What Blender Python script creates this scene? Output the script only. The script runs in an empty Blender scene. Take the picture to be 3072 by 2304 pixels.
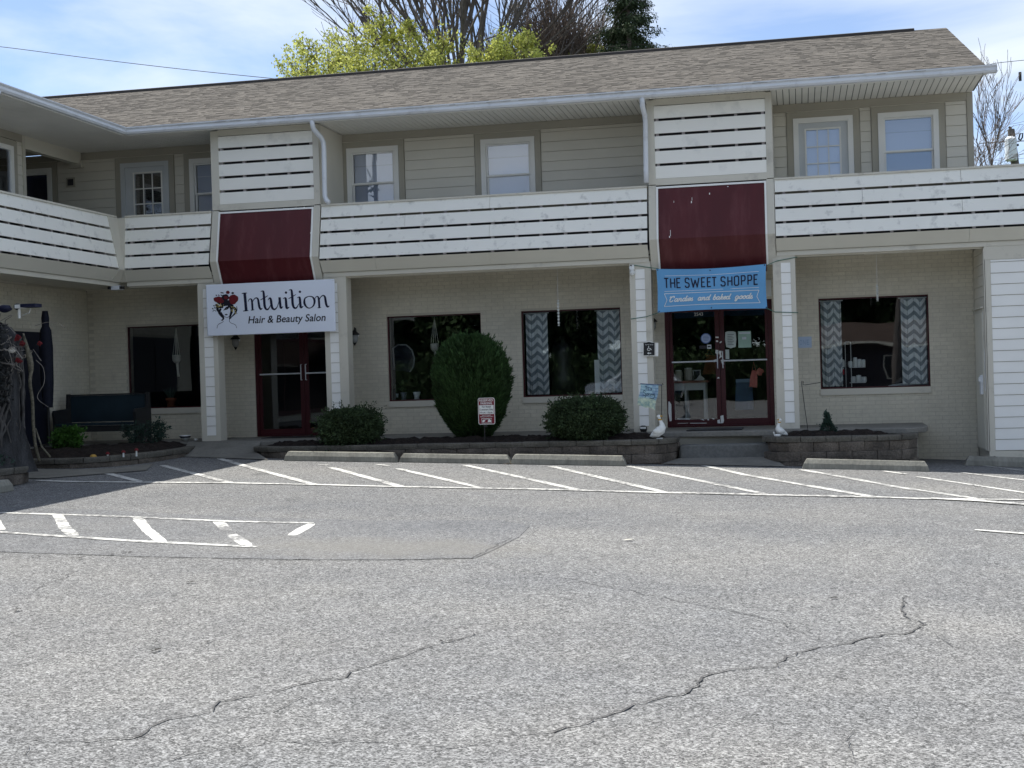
import bpy, bmesh, math, random
import numpy as np
from math import radians as R, sin, cos, pi, sqrt, atan2
from mathutils import Vector, Matrix
random.seed(7)
RS = np.random.RandomState(11)
sc = bpy.context.scene
col = sc.collection

# ------------------------------------------------------------------ camera
EYE = 1.45
FPX, YAW, PIT, ROL = 4124.5, -0.2066, 0.005538, 0.030254
_cy, _sy, _cp, _sp = cos(YAW), sin(YAW), cos(PIT), sin(PIT)
FW = np.array([_sy*_cp, _cy*_cp, -_sp]); _rt = np.array([_cy, -_sy, 0.]); _dn = np.cross(FW, _rt)
RT = _rt*cos(ROL)+_dn*sin(ROL); DN = -_rt*sin(ROL)+_dn*cos(ROL)
cam = bpy.data.cameras.new('camera'); camo = bpy.data.objects.new('camera', cam); col.objects.link(camo)
cam.sensor_width = 36.0; cam.lens = FPX/3072*36.0; cam.clip_start = 0.1; cam.clip_end = 1500
camo.matrix_world = Matrix(((RT[0], -DN[0], -FW[0], 0), (RT[1], -DN[1], -FW[1], 0), (RT[2], -DN[2], -FW[2], EYE), (0, 0, 0, 1)))
sc.camera = camo

# ------------------------------------------------------------------ light
SUN = Vector((-.49, .198, 1.0)).normalized()
EL = math.asin(SUN.z); AZ = atan2(SUN.x, SUN.y)
world = bpy.data.worlds.new("World"); sc.world = world; world.use_nodes = True
wn, wl = world.node_tree.nodes, world.node_tree.links
wn.clear()
wo = wn.new('ShaderNodeOutputWorld'); bg = wn.new('ShaderNodeBackground')
sky = wn.new('ShaderNodeTexSky'); sky.sky_type = 'NISHITA'; sky.sun_disc = False
sky.sun_elevation = EL; sky.sun_rotation = AZ; sky.air_density = 0.6; sky.dust_density = 0.15; sky.ozone_density = 1.6
bg.inputs[1].default_value = 0.064
tc = wn.new('ShaderNodeTexCoord'); mp = wn.new('ShaderNodeMapping'); mp.inputs['Scale'].default_value = (1.0, 1.3, 4.2)
mp.inputs['Rotation'].default_value = (0, 0.13, 0.3)
nz = wn.new('ShaderNodeTexNoise'); nz.inputs['Scale'].default_value = 1.9; nz.inputs['Detail'].default_value = 7; nz.inputs['Roughness'].default_value = .52
nz.inputs['Distortion'].default_value = .35
rp = wn.new('ShaderNodeValToRGB'); rp.color_ramp.elements[0].position = .44; rp.color_ramp.elements[1].position = .66
rp.color_ramp.elements[0].color = (.10, .10, .10, 1); rp.color_ramp.elements[1].color = (.95, .95, .95, 1)
mx = wn.new('ShaderNodeMix'); mx.data_type = 'RGBA'; mx.inputs['B'].default_value = (5.2, 5.45, 5.6, 1)
wl.new(tc.outputs['Generated'], mp.inputs[0]); wl.new(mp.outputs[0], nz.inputs['Vector']); wl.new(nz.outputs['Fac'], rp.inputs[0])
wl.new(rp.outputs[0], mx.inputs['Factor']); wl.new(sky.outputs[0], mx.inputs['A']); wl.new(mx.outputs['Result'], bg.inputs[0]); wl.new(bg.outputs[0], wo.inputs[0])
sd = bpy.data.lights.new('sun', 'SUN'); sd.energy = 2.18; sd.angle = R(.53); sd.color = (1.0, .955, .88)
so = bpy.data.objects.new('sun', sd); col.objects.link(so); so.location = (-10, 5, 30)
so.rotation_euler = SUN.to_track_quat('Z', 'Y').to_euler()
vs = sc.view_settings; vs.view_transform = 'Standard'; vs.look = 'None'; vs.gamma = 1; vs.use_curve_mapping = False
vs.exposure = 1.74
sc.cycles.max_bounces = 8; sc.cycles.transparent_max_bounces = 16

# ------------------------------------------------------------------ helpers
def ray(x, y): return FW*FPX+RT*(x-1536)+DN*(y-1152)
def at(x, y, Y):                       # photograph pixel -> point on the plane Y
    v = ray(x, y); p = v*(Y/v[1]); return (p[0], Y, p[2]+EYE)
def atX(x, y, X):
    v = ray(x, y); p = v*(X/v[0]); return (X, p[1], p[2]+EYE)
def g0(x):
    x = max(-13.5, min(6., x))
    return .084-.0316*(x+3.5) if x < .9 else -.055-.05*(x-.9)
def G(x, y): return g0(x)-.012*max(0, min(20.6-y, 26))
def atG(px, py, dz=0):
    v = ray(px, py); Y = 3.
    while Y < 60 and EYE+v[2]*(Y/v[1])-G(v[0]*Y/v[1], Y)-dz > 0: Y += .02
    return (v[0]*Y/v[1], Y, EYE+v[2]*Y/v[1])

def mixer(nt, a, b, fac=None, mode='MIX'):
    m = nt.nodes.new('ShaderNodeMix'); m.data_type = 'RGBA'; m.blend_type = mode
    for s, v in (('A', a), ('B', b), ('Factor', fac)):
        if v is None: continue
        if hasattr(v, 'links'): nt.links.new(v, m.inputs[s])
        elif s == 'Factor': m.inputs[s].default_value = v
        else: m.inputs[s].default_value = (*v, 1) if len(v) == 3 else v
    return m.outputs['Result']
def math_(nt, op, a, b=None, c=None):
    m = nt.nodes.new('ShaderNodeMath'); m.operation = op
    for i, v in enumerate((a, b, c)):
        if v is None: continue
        if hasattr(v, 'links'): nt.links.new(v, m.inputs[i])
        else: m.inputs[i].default_value = v
    return m.outputs[0]
def tex(nt, kind, scale, vec, **k):
    t = nt.nodes.new(kind); t.inputs['Scale'].default_value = scale
    for q, v in k.items():
        if q in t.inputs: t.inputs[q].default_value = v
        else: setattr(t, q, v)
    nt.links.new(vec, t.inputs['Vector']); return t
def ramp(nt, fac, a, b, ca=(0, 0, 0), cb=(1, 1, 1)):
    r = nt.nodes.new('ShaderNodeValToRGB'); e = r.color_ramp.elements
    e[0].position = a; e[1].position = b; e[0].color = (*ca, 1); e[1].color = (*cb, 1)
    nt.links.new(fac, r.inputs[0]); return r.outputs[0]
def scaled(nt, vec, s):
    m = nt.nodes.new('ShaderNodeMapping'); m.inputs['Scale'].default_value = s; nt.links.new(vec, m.inputs[0]); return m.outputs[0]

MATS = {}
def mat(name, c, rough=.7, var=.12, scale=3., bump=0., bscale=40., metal=0., spec=.3, dirt=None, island=0., fine=0., stretch=None, trans=0.):
    m = bpy.data.materials.new(name); m.use_nodes = True; nt = m.node_tree
    b = nt.nodes['Principled BSDF']; b.inputs['Roughness'].default_value = rough; b.inputs['Metallic'].default_value = metal
    b.inputs['Specular IOR Level'].default_value = spec
    g = nt.nodes.new('ShaderNodeNewGeometry'); pos = g.outputs['Position']
    if stretch: pos = scaled(nt, pos, stretch)
    n = tex(nt, 'ShaderNodeTexNoise', scale, pos, Detail=5.)
    lo = tuple(max(0, x*(1-var)) for x in c); hi = tuple(x*(1+var) for x in c)
    out = ramp(nt, n.outputs['Fac'], .3, .7, lo, hi)
    if fine:
        n2 = tex(nt, 'ShaderNodeTexNoise', scale*14, pos, Detail=3.)
        out = mixer(nt, out, ramp(nt, n2.outputs['Fac'], .3, .7, (1-fine,)*3, (1+fine,)*3), 1., 'MULTIPLY')
    if island:
        f = ramp(nt, g.outputs['Random Per Island'], 0, 1, (1-island,)*3, (1+island,)*3)
        out = mixer(nt, out, f, 1., 'MULTIPLY')
    if dirt:
        dc, dscale, d0, d1 = dirt
        n3 = tex(nt, 'ShaderNodeTexNoise', dscale, pos, Detail=8., Roughness=.65)
        out = mixer(nt, out, dc, ramp(nt, n3.outputs['Fac'], d0, d1))
    nt.links.new(out, b.inputs['Base Color'])
    if bump:
        nb = tex(nt, 'ShaderNodeTexNoise', bscale, pos, Detail=4.)
        bp = nt.nodes.new('ShaderNodeBump'); bp.inputs['Strength'].default_value = bump; bp.inputs['Distance'].default_value = .02
        nt.links.new(nb.outputs['Fac'], bp.inputs['Height']); nt.links.new(bp.outputs[0], b.inputs['Normal'])
    if trans:
        t = nt.nodes.new('ShaderNodeBsdfTranslucent'); nt.links.new(out, t.inputs[0])
        ms = nt.nodes.new('ShaderNodeMixShader'); ms.inputs[0].default_value = trans
        nt.links.new(b.outputs[0], ms.inputs[1]); nt.links.new(t.outputs[0], ms.inputs[2])
        nt.links.new(ms.outputs[0], nt.nodes['Material Output'].inputs['Surface'])
    MATS[name] = m; return m
def glass(name, tint=(.55, .6, .6), boost=1.0, ior=1.5):
    m = bpy.data.materials.new(name); m.use_nodes = True; nt = m.node_tree; nt.nodes.clear()
    o = nt.nodes.new('ShaderNodeOutputMaterial'); t = nt.nodes.new('ShaderNodeBsdfTransparent'); t.inputs[0].default_value = (*tint, 1)
    gl = nt.nodes.new('ShaderNodeBsdfGlossy'); gl.inputs['Roughness'].default_value = .012; gl.inputs[0].default_value = (.95, .97, 1, 1)
    g = nt.nodes.new('ShaderNodeNewGeometry')
    n = tex(nt, 'ShaderNodeTexNoise', 1.3, g.outputs['Position'], Detail=1.)
    bp = nt.nodes.new('ShaderNodeBump'); bp.inputs['Strength'].default_value = .10; bp.inputs['Distance'].default_value = .02
    nt.links.new(n.outputs['Fac'], bp.inputs['Height']); nt.links.new(bp.outputs[0], gl.inputs['Normal'])
    f = nt.nodes.new('ShaderNodeFresnel'); f.inputs[0].default_value = ior
    fac = math_(nt, 'MULTIPLY', f.outputs[0], boost); fac = math_(nt, 'MINIMUM', fac, 1.)
    ms = nt.nodes.new('ShaderNodeMixShader'); nt.links.new(fac, ms.inputs[0]); nt.links.new(t.outputs[0], ms.inputs[1]); nt.links.new(gl.outputs[0], ms.inputs[2])
    nt.links.new(ms.outputs[0], o.inputs['Surface']); MATS[name] = m; return m

# colours
white = mat('white_paint', (0.86, 0.85, 0.78), .55, .035, .8, dirt=((.52, .53, .50), 2.2, .56, .9))
whiteclean = mat('white_vinyl', (0.86, 0.86, 0.82), .45, .03, 2.)
railw = mat('railing_board_paint', (0.86, 0.855, 0.785), .55, .04, .7, dirt=((.46, .46, .43), 5.5, .56, .80))
beige = mat('beige_paint', (0.6, 0.575, 0.49), .6, .04, 1.2, dirt=((.34, .32, .28), 3., .58, .85))
beigeb = mat('beige_board_paint', (0.68, 0.66, 0.565), .6, .04, 1.2)
trim = mat('taupe_trim_paint', (0.42, 0.395, 0.325), .6, .05, 1.5)
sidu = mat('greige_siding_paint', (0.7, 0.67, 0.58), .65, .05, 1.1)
sidd = mat('shaded_siding_paint', (0.56, 0.535, 0.46), .65, .05, 1.1)  # darker copy of the siding colour, shade of gaps and recesses painted in
brickm = mat('painted_brick', (0.61, 0.575, 0.47), .7, .08, 1.3, bump=.35, bscale=60, fine=.05, island=.035, dirt=((.38, .355, .30), 2.6, .60, .86))
mortar = mat('painted_mortar', (0.5, 0.47, 0.385), .8, .06, 2.)
red = mat('maroon_paint', (0.055, 0.008, 0.012), .38, .10, 1.2, spec=.35)
redpanel = mat('maroon_panel', (0.08, 0.012, 0.015), .45, .16, .9, spec=.3, dirt=((.15, .05, .055), 2.2, .50, .95), stretch=(2.5, 1, .5))
gutterm = mat('aluminium_gutter', (0.68, 0.71, 0.74), .38, .05, 2.5, spec=.5, dirt=((.36, .36, .36), 3., .55, .85))
soffitm = mat('white_soffit', (0.82, 0.82, 0.77), .6, .05, 1.4)
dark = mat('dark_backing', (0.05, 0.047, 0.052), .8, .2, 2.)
studm = mat('grey_stud', (.34, .31, .30), .8, .2, 6.)
black = mat('black_metal', (.015, .015, .016), .45, .1, 5., spec=.4)
concrete = mat('walk_concrete', (0.2, 0.195, 0.175), .85, .16, 1.6, bump=.3, bscale=50, fine=.12, dirt=((.15, .145, .13), 1.8, .52, .8))
stopc = mat('wheel_stop_concrete', (0.26, 0.255, 0.22), .85, .18, 2.4, bump=.35, bscale=45, fine=.14, dirt=((.15, .145, .125), 3.4, .5, .8), stretch=(1, 1, .35))
stone = mat('retaining_stone', (0.13, 0.112, 0.094), .9, .3, 3.5, bump=.9, bscale=28, fine=.32, dirt=((.05, .045, .04), 3., .5, .75))
stonecap = mat('stone_cap', (0.12, 0.114, 0.098), .9, .22, 3., bump=.7, bscale=34, fine=.25, dirt=((.065, .06, .052), 2.5, .5, .8))
mulch = mat('mulch_bark', (0.017, 0.012, 0.01), .95, .4, 14., bump=1.2, bscale=55, fine=.4)
roofm = mat('asphalt_shingle', (0.104, 0.095, 0.083), .95, .12, .8, fine=.2, island=.11, bump=.4, bscale=80)
ridgem = mat('ridge_vent', (0.05, 0.045, 0.042), .8, .1, 3.)
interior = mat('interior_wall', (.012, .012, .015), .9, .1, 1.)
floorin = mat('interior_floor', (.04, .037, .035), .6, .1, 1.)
g_shop = glass('shop_glass', (.96, .98, .98), 1.7)
g_up = glass('upper_glass', (.97, .98, 1.), 2.3)
blindm = mat('white_blind', (.78, .82, .88), .7, .04, 1.)
blindd = mat('dim_blind', (.36, .42, .52), .7, .06, 1.)
paper = mat('paper', (.62, .68, .72), .8, .06, 6.)
ink = mat('black_ink', (.006, .006, .014), .6, 0, 1.)
wood = mat('dark_wood', (0.015, 0.016, 0.018), .5, .25, 4., stretch=(1, 1, 6), spec=.4)
bark = mat('grey_bark', (0.13, 0.115, 0.105), .95, .35, 8., bump=.7, bscale=30, stretch=(1, 1, .3), fine=.2)
barkd = mat('brown_twigs', (0.15, 0.12, 0.105), .95, .3, 3.)
yew = mat('yew_foliage', (0.034, 0.072, 0.022), .7, .35, 2.6, island=.5, spec=.25, trans=.12)
jun = mat('shrub_foliage', (0.042, 0.068, 0.03), .7, .4, 4.5, island=.5, spec=.25, trans=.12)
shrubg = mat('bright_shrub_foliage', (.05, .13, .02), .6, .35, 5., island=.45, trans=.2)
bluej = mat('bluish_foliage', (.032, .06, .045), .7, .35, 5., island=.45, trans=.1)
spring = mat('spring_foliage', (0.46, 0.49, 0.13), .6, .25, .9, island=.35, trans=.45)
conif = mat('conifer_foliage', (0.05, 0.075, 0.035), .7, .35, 1.1, island=.45, trans=.1)
backleaf = mat('far_foliage', (.03, .055, .018), .8, .4, .5, island=.5, trans=.15)
terracotta = mat('terracotta', (.30, .10, .05), .8, .12, 8.)
ceramic = mat('white_ceramic', (.72, .74, .72), .35, .04, 6., spec=.5)
cream = mat('cream_macrame', (.52, .50, .44), .9, .08, 20.)
roofbrown = mat('brown_roof', (.06, .042, .034), .9, .15, 1.)
gold = mat('ochre_paint', (.45, .27, .06), .5, .1, 9.)

class MB:
    def __init__(s): s.v = []; s.f = []
    def quad(s, a, b, c, d):
        i = len(s.v); s.v += [a, b, c, d]; s.f.append((i, i+1, i+2, i+3))
    def poly(s, pts):
        i = len(s.v); s.v += list(pts); s.f.append(tuple(range(i, i+len(pts))))
    def box(s, x0, x1, y0, y1, z0, z1):
        i = len(s.v)
        s.v += [(x0, y0, z0), (x1, y0, z0), (x1, y1, z0), (x0, y1, z0), (x0, y0, z1), (x1, y0, z1), (x1, y1, z1), (x0, y1, z1)]
        s.f += [(i, i+3, i+2, i+1), (i+4, i+5, i+6, i+7), (i, i+1, i+5, i+4), (i+1, i+2, i+6, i+5), (i+2, i+3, i+7, i+6), (i+3, i, i+4, i+7)]
        return s
    def hexa(s, b, t):                 # 4 bottom points, 4 top points, counter-clockwise seen from above
        i = len(s.v); s.v += list(b)+list(t)
        s.f += [(i+3, i+2, i+1, i), (i+4, i+5, i+6, i+7)]+[(i+k, i+(k+1) % 4, i+4+(k+1) % 4, i+4+k) for k in range(4)]
        return s
    def prism(s, prof, ax, a, b):      # prof: 2D points; ax 'x': (y,z) profile extruded in x; 'y': (x,z); 'z': (x,y)
        n = len(prof); i = len(s.v)
        mk = {'x': lambda p, t: (t, p[0], p[1]), 'y': lambda p, t: (p[0], t, p[1]), 'z': lambda p, t: (p[0], p[1], t)}[ax]
        s.v += [mk(p, a) for p in prof]+[mk(p, b) for p in prof]
        s.f += [tuple(range(i, i+n))[::-1], tuple(range(i+n, i+2*n))]
        s.f += [(i+k, i+(k+1) % n, i+n+(k+1) % n, i+n+k) for k in range(n)]
        return s
    def tube(s, pts, rad, n=6, cap=True):
        pts = [Vector(p) for p in pts]; m = len(pts)
        if not hasattr(rad, '__len__'): rad = [rad]*m
        base = len(s.v); up = None
        for k in range(m):
            d = (pts[min(k+1, m-1)]-pts[max(k-1, 0)])
            if d.length < 1e-9: d = Vector((0, 0, 1))
            d.normalize()
            if up is None: up = d.orthogonal().normalized()
            up = (up-d*up.dot(d))
            up = up.normalized() if up.length > 1e-6 else d.orthogonal().normalized()
            w = d.cross(up)
            for j in range(n):
                a = 2*pi*j/n; s.v.append(tuple(pts[k]+(up*cos(a)+w*sin(a))*rad[k]))
        for k in range(m-1):
            for j in range(n):
                a = base+k*n+j; b = base+k*n+(j+1) % n; s.f.append((a, b, b+n, a+n))
        if cap:
            s.f.append(tuple(base+j for j in range(n))[::-1]); s.f.append(tuple(base+(m-1)*n+j for j in range(n)))
        return s
    def lathe(s, c, prof, n=16):       # prof: (r, z)
        base = len(s.v)
        for r, z in prof:
            for j in range(n): s.v.append((c[0]+r*cos(2*pi*j/n), c[1]+r*sin(2*pi*j/n), c[2]+z))
        for k in range(len(prof)-1):
            for j in range(n):
                a = base+k*n+j; b = base+k*n+(j+1) % n; s.f.append((a, b, b+n, a+n))
        s.f.append(tuple(base+j for j in range(n))[::-1]); s.f.append(tuple(base+(len(prof)-1)*n+j for j in range(n)))
        return s
    def ell(s, c, r, n=12, m=8, nz=0., M=None):
        base = len(s.v); c = Vector(c)
        def P(a, b):
            k = 1+nz*(random.random()-.5)
            v = Vector((r[0]*cos(a)*sin(b)*k, r[1]*sin(a)*sin(b)*k, r[2]*cos(b)*k))
            if M: v = M @ v
            return tuple(c+v)
        s.v.append(P(0, 0.0001))
        for i in range(1, m):
            for j in range(n): s.v.append(P(2*pi*j/n, pi*i/m))
        s.v.append(P(0, pi-.0001)); e = len(s.v)-1
        for j in range(n):
            s.f.append((base, base+1+j, base+1+(j+1) % n)); s.f.append((e, base+1+(m-2)*n+(j+1) % n, base+1+(m-2)*n+j))
        for i in range(m-2):
            for j in range(n):
                a = base+1+i*n+j; b = base+1+i*n+(j+1) % n; s.f.append((a, a+n, b+n, b))
        return s

ORG = {}
def thing(name, label, cat, loc=(0, 0, 0), group=None):
    o = bpy.data.objects.new(name, None); col.objects.link(o); o.location = loc; o.empty_display_size = .2
    o['label'] = label; o['category'] = cat
    if group: o['group'] = group
    ORG[o.name] = Vector(loc); return o
def obj(name, mb, m, parent=None, smooth=False, label=None, cat=None, group=None, kind=None, org=None):
    me = bpy.data.meshes.new(name)
    o0 = ORG.get(parent.name, Vector()) if parent else (Vector(org) if org else Vector())
    vs_ = mb.v
    if parent and parent.type == 'MESH': o0 = ORG[parent.name]
    if o0.length: vs_ = [(p[0]-o0.x, p[1]-o0.y, p[2]-o0.z) for p in vs_]
    me.from_pydata(vs_, [], mb.f); me.materials.append(m)
    if smooth: me.polygons.foreach_set('use_smooth', [True]*len(me.polygons))
    me.update()
    o = bpy.data.objects.new(name, me); col.objects.link(o)
    if parent: o.parent = parent; ORG[o.name] = ORG[parent.name]
    else:
        o.location = o0; ORG[o.name] = o0.copy()
    if parent: ORG[o.name] = ORG[parent.name]
    if label: o['label'] = label
    if cat: o['category'] = cat
    if group: o['group'] = group
    if kind: o['kind'] = kind
    return o
def fixn(o):
    bm = bmesh.new(); bm.from_mesh(o.data); bmesh.ops.recalc_face_normals(bm, faces=bm.faces); bm.to_mesh(o.data); bm.free(); return o
def bevel(o, w, seg=1):
    m = o.modifiers.new('bevel', 'BEVEL'); m.width = w; m.segments = seg; m.limit_method = 'ANGLE'; return o
def B(*a): return MB().box(*a)

# stroke lettering: ribbons with round joins laid on a plane
_off = [0]
def catmull(P, n=6):
    P = [np.array(p, float) for p in P]
    if len(P) < 3: return P
    Q = [2*P[0]-P[1]]+P+[2*P[-1]-P[-2]]; out = []
    for i in range(1, len(Q)-2):
        for k in range(n):
            t = k/n
            out.append(.5*((2*Q[i])+(-Q[i-1]+Q[i+1])*t+(2*Q[i-1]-5*Q[i]+4*Q[i+1]-Q[i+2])*t*t+(-Q[i-1]+3*Q[i]-3*Q[i+1]+Q[i+2])*t**3))
    out.append(P[-1]); return out
def stroke(mb, pts, T, w, smooth=True, closed=False, n=6):
    """pts: (u,v) or (u,v,w); T(u,v,off) -> 3D"""
    P = [(p[0], p[1], (p[2] if len(p) > 2 else w)) for p in pts]
    if closed: P.append(P[0])
    C = catmull(P, n) if smooth else [np.array(p, float) for p in P]
    _off[0] = (_off[0]+1) % 12; off = .0003*_off[0]; base = len(mb.v); m = len(C)
    for k in range(m):
        d = C[min(k+1, m-1)][:2]-C[max(k-1, 0)][:2]; L = np.hypot(*d) or 1; nx, ny = -d[1]/L, d[0]/L; h = max(.0005, C[k][2]/2)
        mb.v.append(T(C[k][0]+nx*h, C[k][1]+ny*h, off)); mb.v.append(T(C[k][0]-nx*h, C[k][1]-ny*h, off))
    for k in range(m-1):
        a = base+2*k; mb.f.append((a+1, a+3, a+2, a))
def blob(mb, c, r, T, n=14, ry=None, rot=0, jag=0.):
    _off[0] = (_off[0]+1) % 12; off = .0003*_off[0]; ry = ry or r; pts = []
    for k in range(n):
        a = 2*pi*k/n; q = 1+jag*(random.random()-.5); x = r*cos(a)*q; y = ry*sin(a)*q
        pts.append(T(c[0]+x*cos(rot)-y*sin(rot), c[1]+x*sin(rot)+y*cos(rot), off))
    mb.poly(pts)
def text(name, s, T, x, z, h, m, parent, align='CENTER', shear=0., width=None, bold=0.):
    cu = bpy.data.curves.new('t', 'FONT'); cu.body = s; cu.align_x = 'LEFT'; cu.shear = shear; cu.size = 1; cu.resolution_u = 3; cu.offset = bold
    t = bpy.data.objects.new('t', cu); me = bpy.data.meshes.new_from_object(t); bpy.data.objects.remove(t)
    co = np.array([v.co[:] for v in me.vertices]) if len(me.vertices) else np.zeros((1, 3))
    x0, x1 = co[:, 0].min(), co[:, 0].max(); sy = h/.70; sx = width/(x1-x0) if width else sy
    W = (x1-x0)*sx; ox = x-(W/2 if align == 'CENTER' else 0)
    mb = MB(); mb.v = [T(ox+(c[0]-x0)*sx, z+c[1]*sy, 0.) for c in co]; mb.f = [tuple(p.vertices) for p in me.polygons]
    bpy.data.meshes.remove(me)
    return obj(name, mb, m, parent)

# ------------------------------------------------------------------ SETTING
# asphalt
def asphalt(name, base, contrast=1., stain=False):
    m = bpy.data.materials.new(name); m.use_nodes = True; nt = m.node_tree; b = nt.nodes['Principled BSDF']
    b.inputs['Roughness'].default_value = .92; b.inputs['Specular IOR Level'].default_value = .25
    g = nt.nodes.new('ShaderNodeNewGeometry'); pos = g.outputs['Position']
    v1 = tex(nt, 'ShaderNodeTexVoronoi', 115., pos); v2 = tex(nt, 'ShaderNodeTexVoronoi', 46., pos)
    s1 = nt.nodes.new('ShaderNodeSeparateColor'); nt.links.new(v1.outputs['Color'], s1.inputs[0])
    s2 = nt.nodes.new('ShaderNodeSeparateColor'); nt.links.new(v2.outputs['Color'], s2.inputs[0])
    c = contrast
    sp1 = ramp(nt, s1.outputs[0], .1, 1, tuple(x*(1-.60*c) for x in base), tuple(min(1, x*(1+.75*c)) for x in base))
    out = mixer(nt, sp1, ramp(nt, s2.outputs[1], .0, 1., (1-.30*c,)*3, (1+.30*c,)*3), 1., 'MULTIPLY')
    n4 = tex(nt, 'ShaderNodeTexNoise', 9., scaled(nt, pos, (1, .45, 1)), Detail=6., Roughness=.7)
    out = mixer(nt, out, ramp(nt, n4.outputs['Fac'], .3, .7, (.90, .90, .905), (1.10, 1.10, 1.09)), 1., 'MULTIPLY')
    n1 = tex(nt, 'ShaderNodeTexNoise', .32, pos, Detail=6., Roughness=.6)
    out = mixer(nt, out, ramp(nt, n1.outputs['Fac'], .3, .72, (.83, .85, .88), (1.14, 1.12, 1.08)), 1., 'MULTIPLY')
    n2 = tex(nt, 'ShaderNodeTexNoise', 2.2, pos, Detail=6., Roughness=.7)
    out = mixer(nt, out, ramp(nt, n2.outputs['Fac'], .28, .72, (.93, .93, .93), (1.05, 1.05, 1.05)), 1., 'MULTIPLY')
    vo = tex(nt, 'ShaderNodeTexNoise', 1.15, pos, Detail=3., Roughness=.4); vo2 = tex(nt, 'ShaderNodeTexNoise', .21, scaled(nt, pos, (.35, 2.2, 1)), Detail=2.)
    out = mixer(nt, out, ramp(nt, vo.outputs['Fac'], .68, .80, (1, 1, 1), (.70, .71, .72)), 1., 'MULTIPLY')
    out = mixer(nt, out, ramp(nt, vo2.outputs['Fac'], .40, .62, (1.03, 1.03, 1.02), (.93, .935, .94)), 1., 'MULTIPLY')
    if stain:
        c0 = atG(1180, 1645)
        d = nt.nodes.new('ShaderNodeVectorMath'); d.operation = 'SUBTRACT'; nt.links.new(pos, d.inputs[0]); d.inputs[1].default_value = c0
        e = scaled(nt, d.outputs[0], (.55, 1.25, 0))
        nn = tex(nt, 'ShaderNodeTexNoise', 2.4, pos, Detail=5.)
        ln = nt.nodes.new('ShaderNodeVectorMath'); ln.operation = 'LENGTH'; nt.links.new(e, ln.inputs[0])
        q = math_(nt, 'ADD', ln.outputs['Value'], math_(nt, 'MULTIPLY', math_(nt, 'SUBTRACT', nn.outputs['Fac'], .5), 1.3))
        f = ramp(nt, q, .25, 1.0, (1, 1, 1), (0, 0, 0)); f = math_(nt, 'MULTIPLY', f, .5)
        out = mixer(nt, out, (.205, .198, .178), f)
    nt.links.new(out, b.inputs['Base Color'])
    bp = nt.nodes.new('ShaderNodeBump'); bp.inputs['Strength'].default_value = .8; bp.inputs['Distance'].default_value = .006
    nt.links.new(s1.outputs[2], bp.inputs['Height']); nt.links.new(bp.outputs[0], b.inputs['Normal'])
    return m
asph = asphalt('lot_asphalt', (.188, .189, .190), 1., True)
asph2 = asphalt('patch_asphalt', (.168, .171, .177), .8, True)
crackm = mat('crack_filler', (0.09, 0.09, 0.09), .95, .3, 20.)

def sheet(xs, ys, dz=0.):
    mb = MB(); n = len(xs)
    for y in ys:
        for x in xs: mb.v.append((x, y, G(x, y)+dz))
    for j in range(len(ys)-1):
        for i in range(n-1):
            a = j*n+i; mb.f.append((a, a+1, a+n+1, a+n))
    return mb
xs = sorted(set([-500, -120, -40, -20, -13.5, .9, 6, 20, 60, 500]+[x*.9-13.5 for x in range(22)]))
ys = sorted(set([-500, -120, -40, -5.4, 0, 5, 10, 15, 20.6, 24, 30, 60, 500]+list(range(0, 24))))
ground = obj('parking_lot', sheet(xs, ys), asph, kind='structure')

def gpoly(px, dz):                      # a polygon given by photograph pixels, laid dz above the lot
    mb = MB(); mb.poly([(lambda p: (p[0], p[1], G(p[0], p[1])+dz))(atG(*q)) for q in px]); return mb
patch = obj('asphalt_patch', gpoly([(-60, 1655), (430, 1672), (900, 1680), (1180, 1681), (1300, 1679), (1425, 1676), (1480, 1652), (1560, 1610), (1590, 1578), (1500, 1562), (1100, 1561), (700, 1552), (300, 1530), (-60, 1520)], .004), asph2, ground)

def linemat():
    m = bpy.data.materials.new('road_paint'); m.use_nodes = True; nt = m.node_tree; b = nt.nodes['Principled BSDF']; b.inputs['Roughness'].default_value = .8
    g = nt.nodes.new('ShaderNodeNewGeometry'); pos = g.outputs['Position']
    n = tex(nt, 'ShaderNodeTexNoise', 16., pos, Detail=8., Roughness=.75); n2 = tex(nt, 'ShaderNodeTexNoise', 1.4, pos, Detail=4.)
    q = math_(nt, 'ADD', n.outputs['Fac'], math_(nt, 'MULTIPLY', n2.outputs['Fac'], .5))
    f = ramp(nt, q, .65, .79)
    col_ = mixer(nt, (.16, .16, .16), (.60, .60, .57), f)
    nt.links.new(col_, b.inputs['Base Color']); return m
paint = linemat()
def marking(px, w, name='parking_line', dz=.009, widen=None):
    P = [np.array(atG(*q)) for q in px]; Q = []
    for a, b in zip(P[:-1], P[1:]):
        n = max(2, int(np.linalg.norm(b-a)/.12))
        Q += [a+(b-a)*k/n for k in range(n)]
    Q.append(P[-1]); mb = MB(); m = len(Q)
    for k, p in enumerate(Q):
        d = Q[min(k+1, m-1)]-Q[max(k-1, 0)]; L = np.hypot(d[0], d[1]) or 1; nx, ny = -d[1]/L, d[0]/L
        h = w/2*(1+.22*(random.random()-.5))
        if k in (0, m-1): h *= .75
        for s_ in (1, -1):
            x, y = p[0]+nx*h*s_, p[1]+ny*h*s_; mb.v.append((x, y, G(x, y)+dz))
    for k in range(m-1):
        a = 2*k; mb.f.append((a+1, a+3, a+2, a))
    return obj(name, mb, paint, ground)
def gg(x, y): return (x/3.16, 1100+y/3.16)
def g5(x, y): return (750+x/3.16, 1150+y/3.16)
def g6(x, y): return (1350+x/3.16, 1150+y/3.16)
def g7(x, y): return (1950+x/3.16, 1150+y/3.16)
def g8(x, y): return (2372+x/3.16, 1150+y/3.16)
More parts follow.
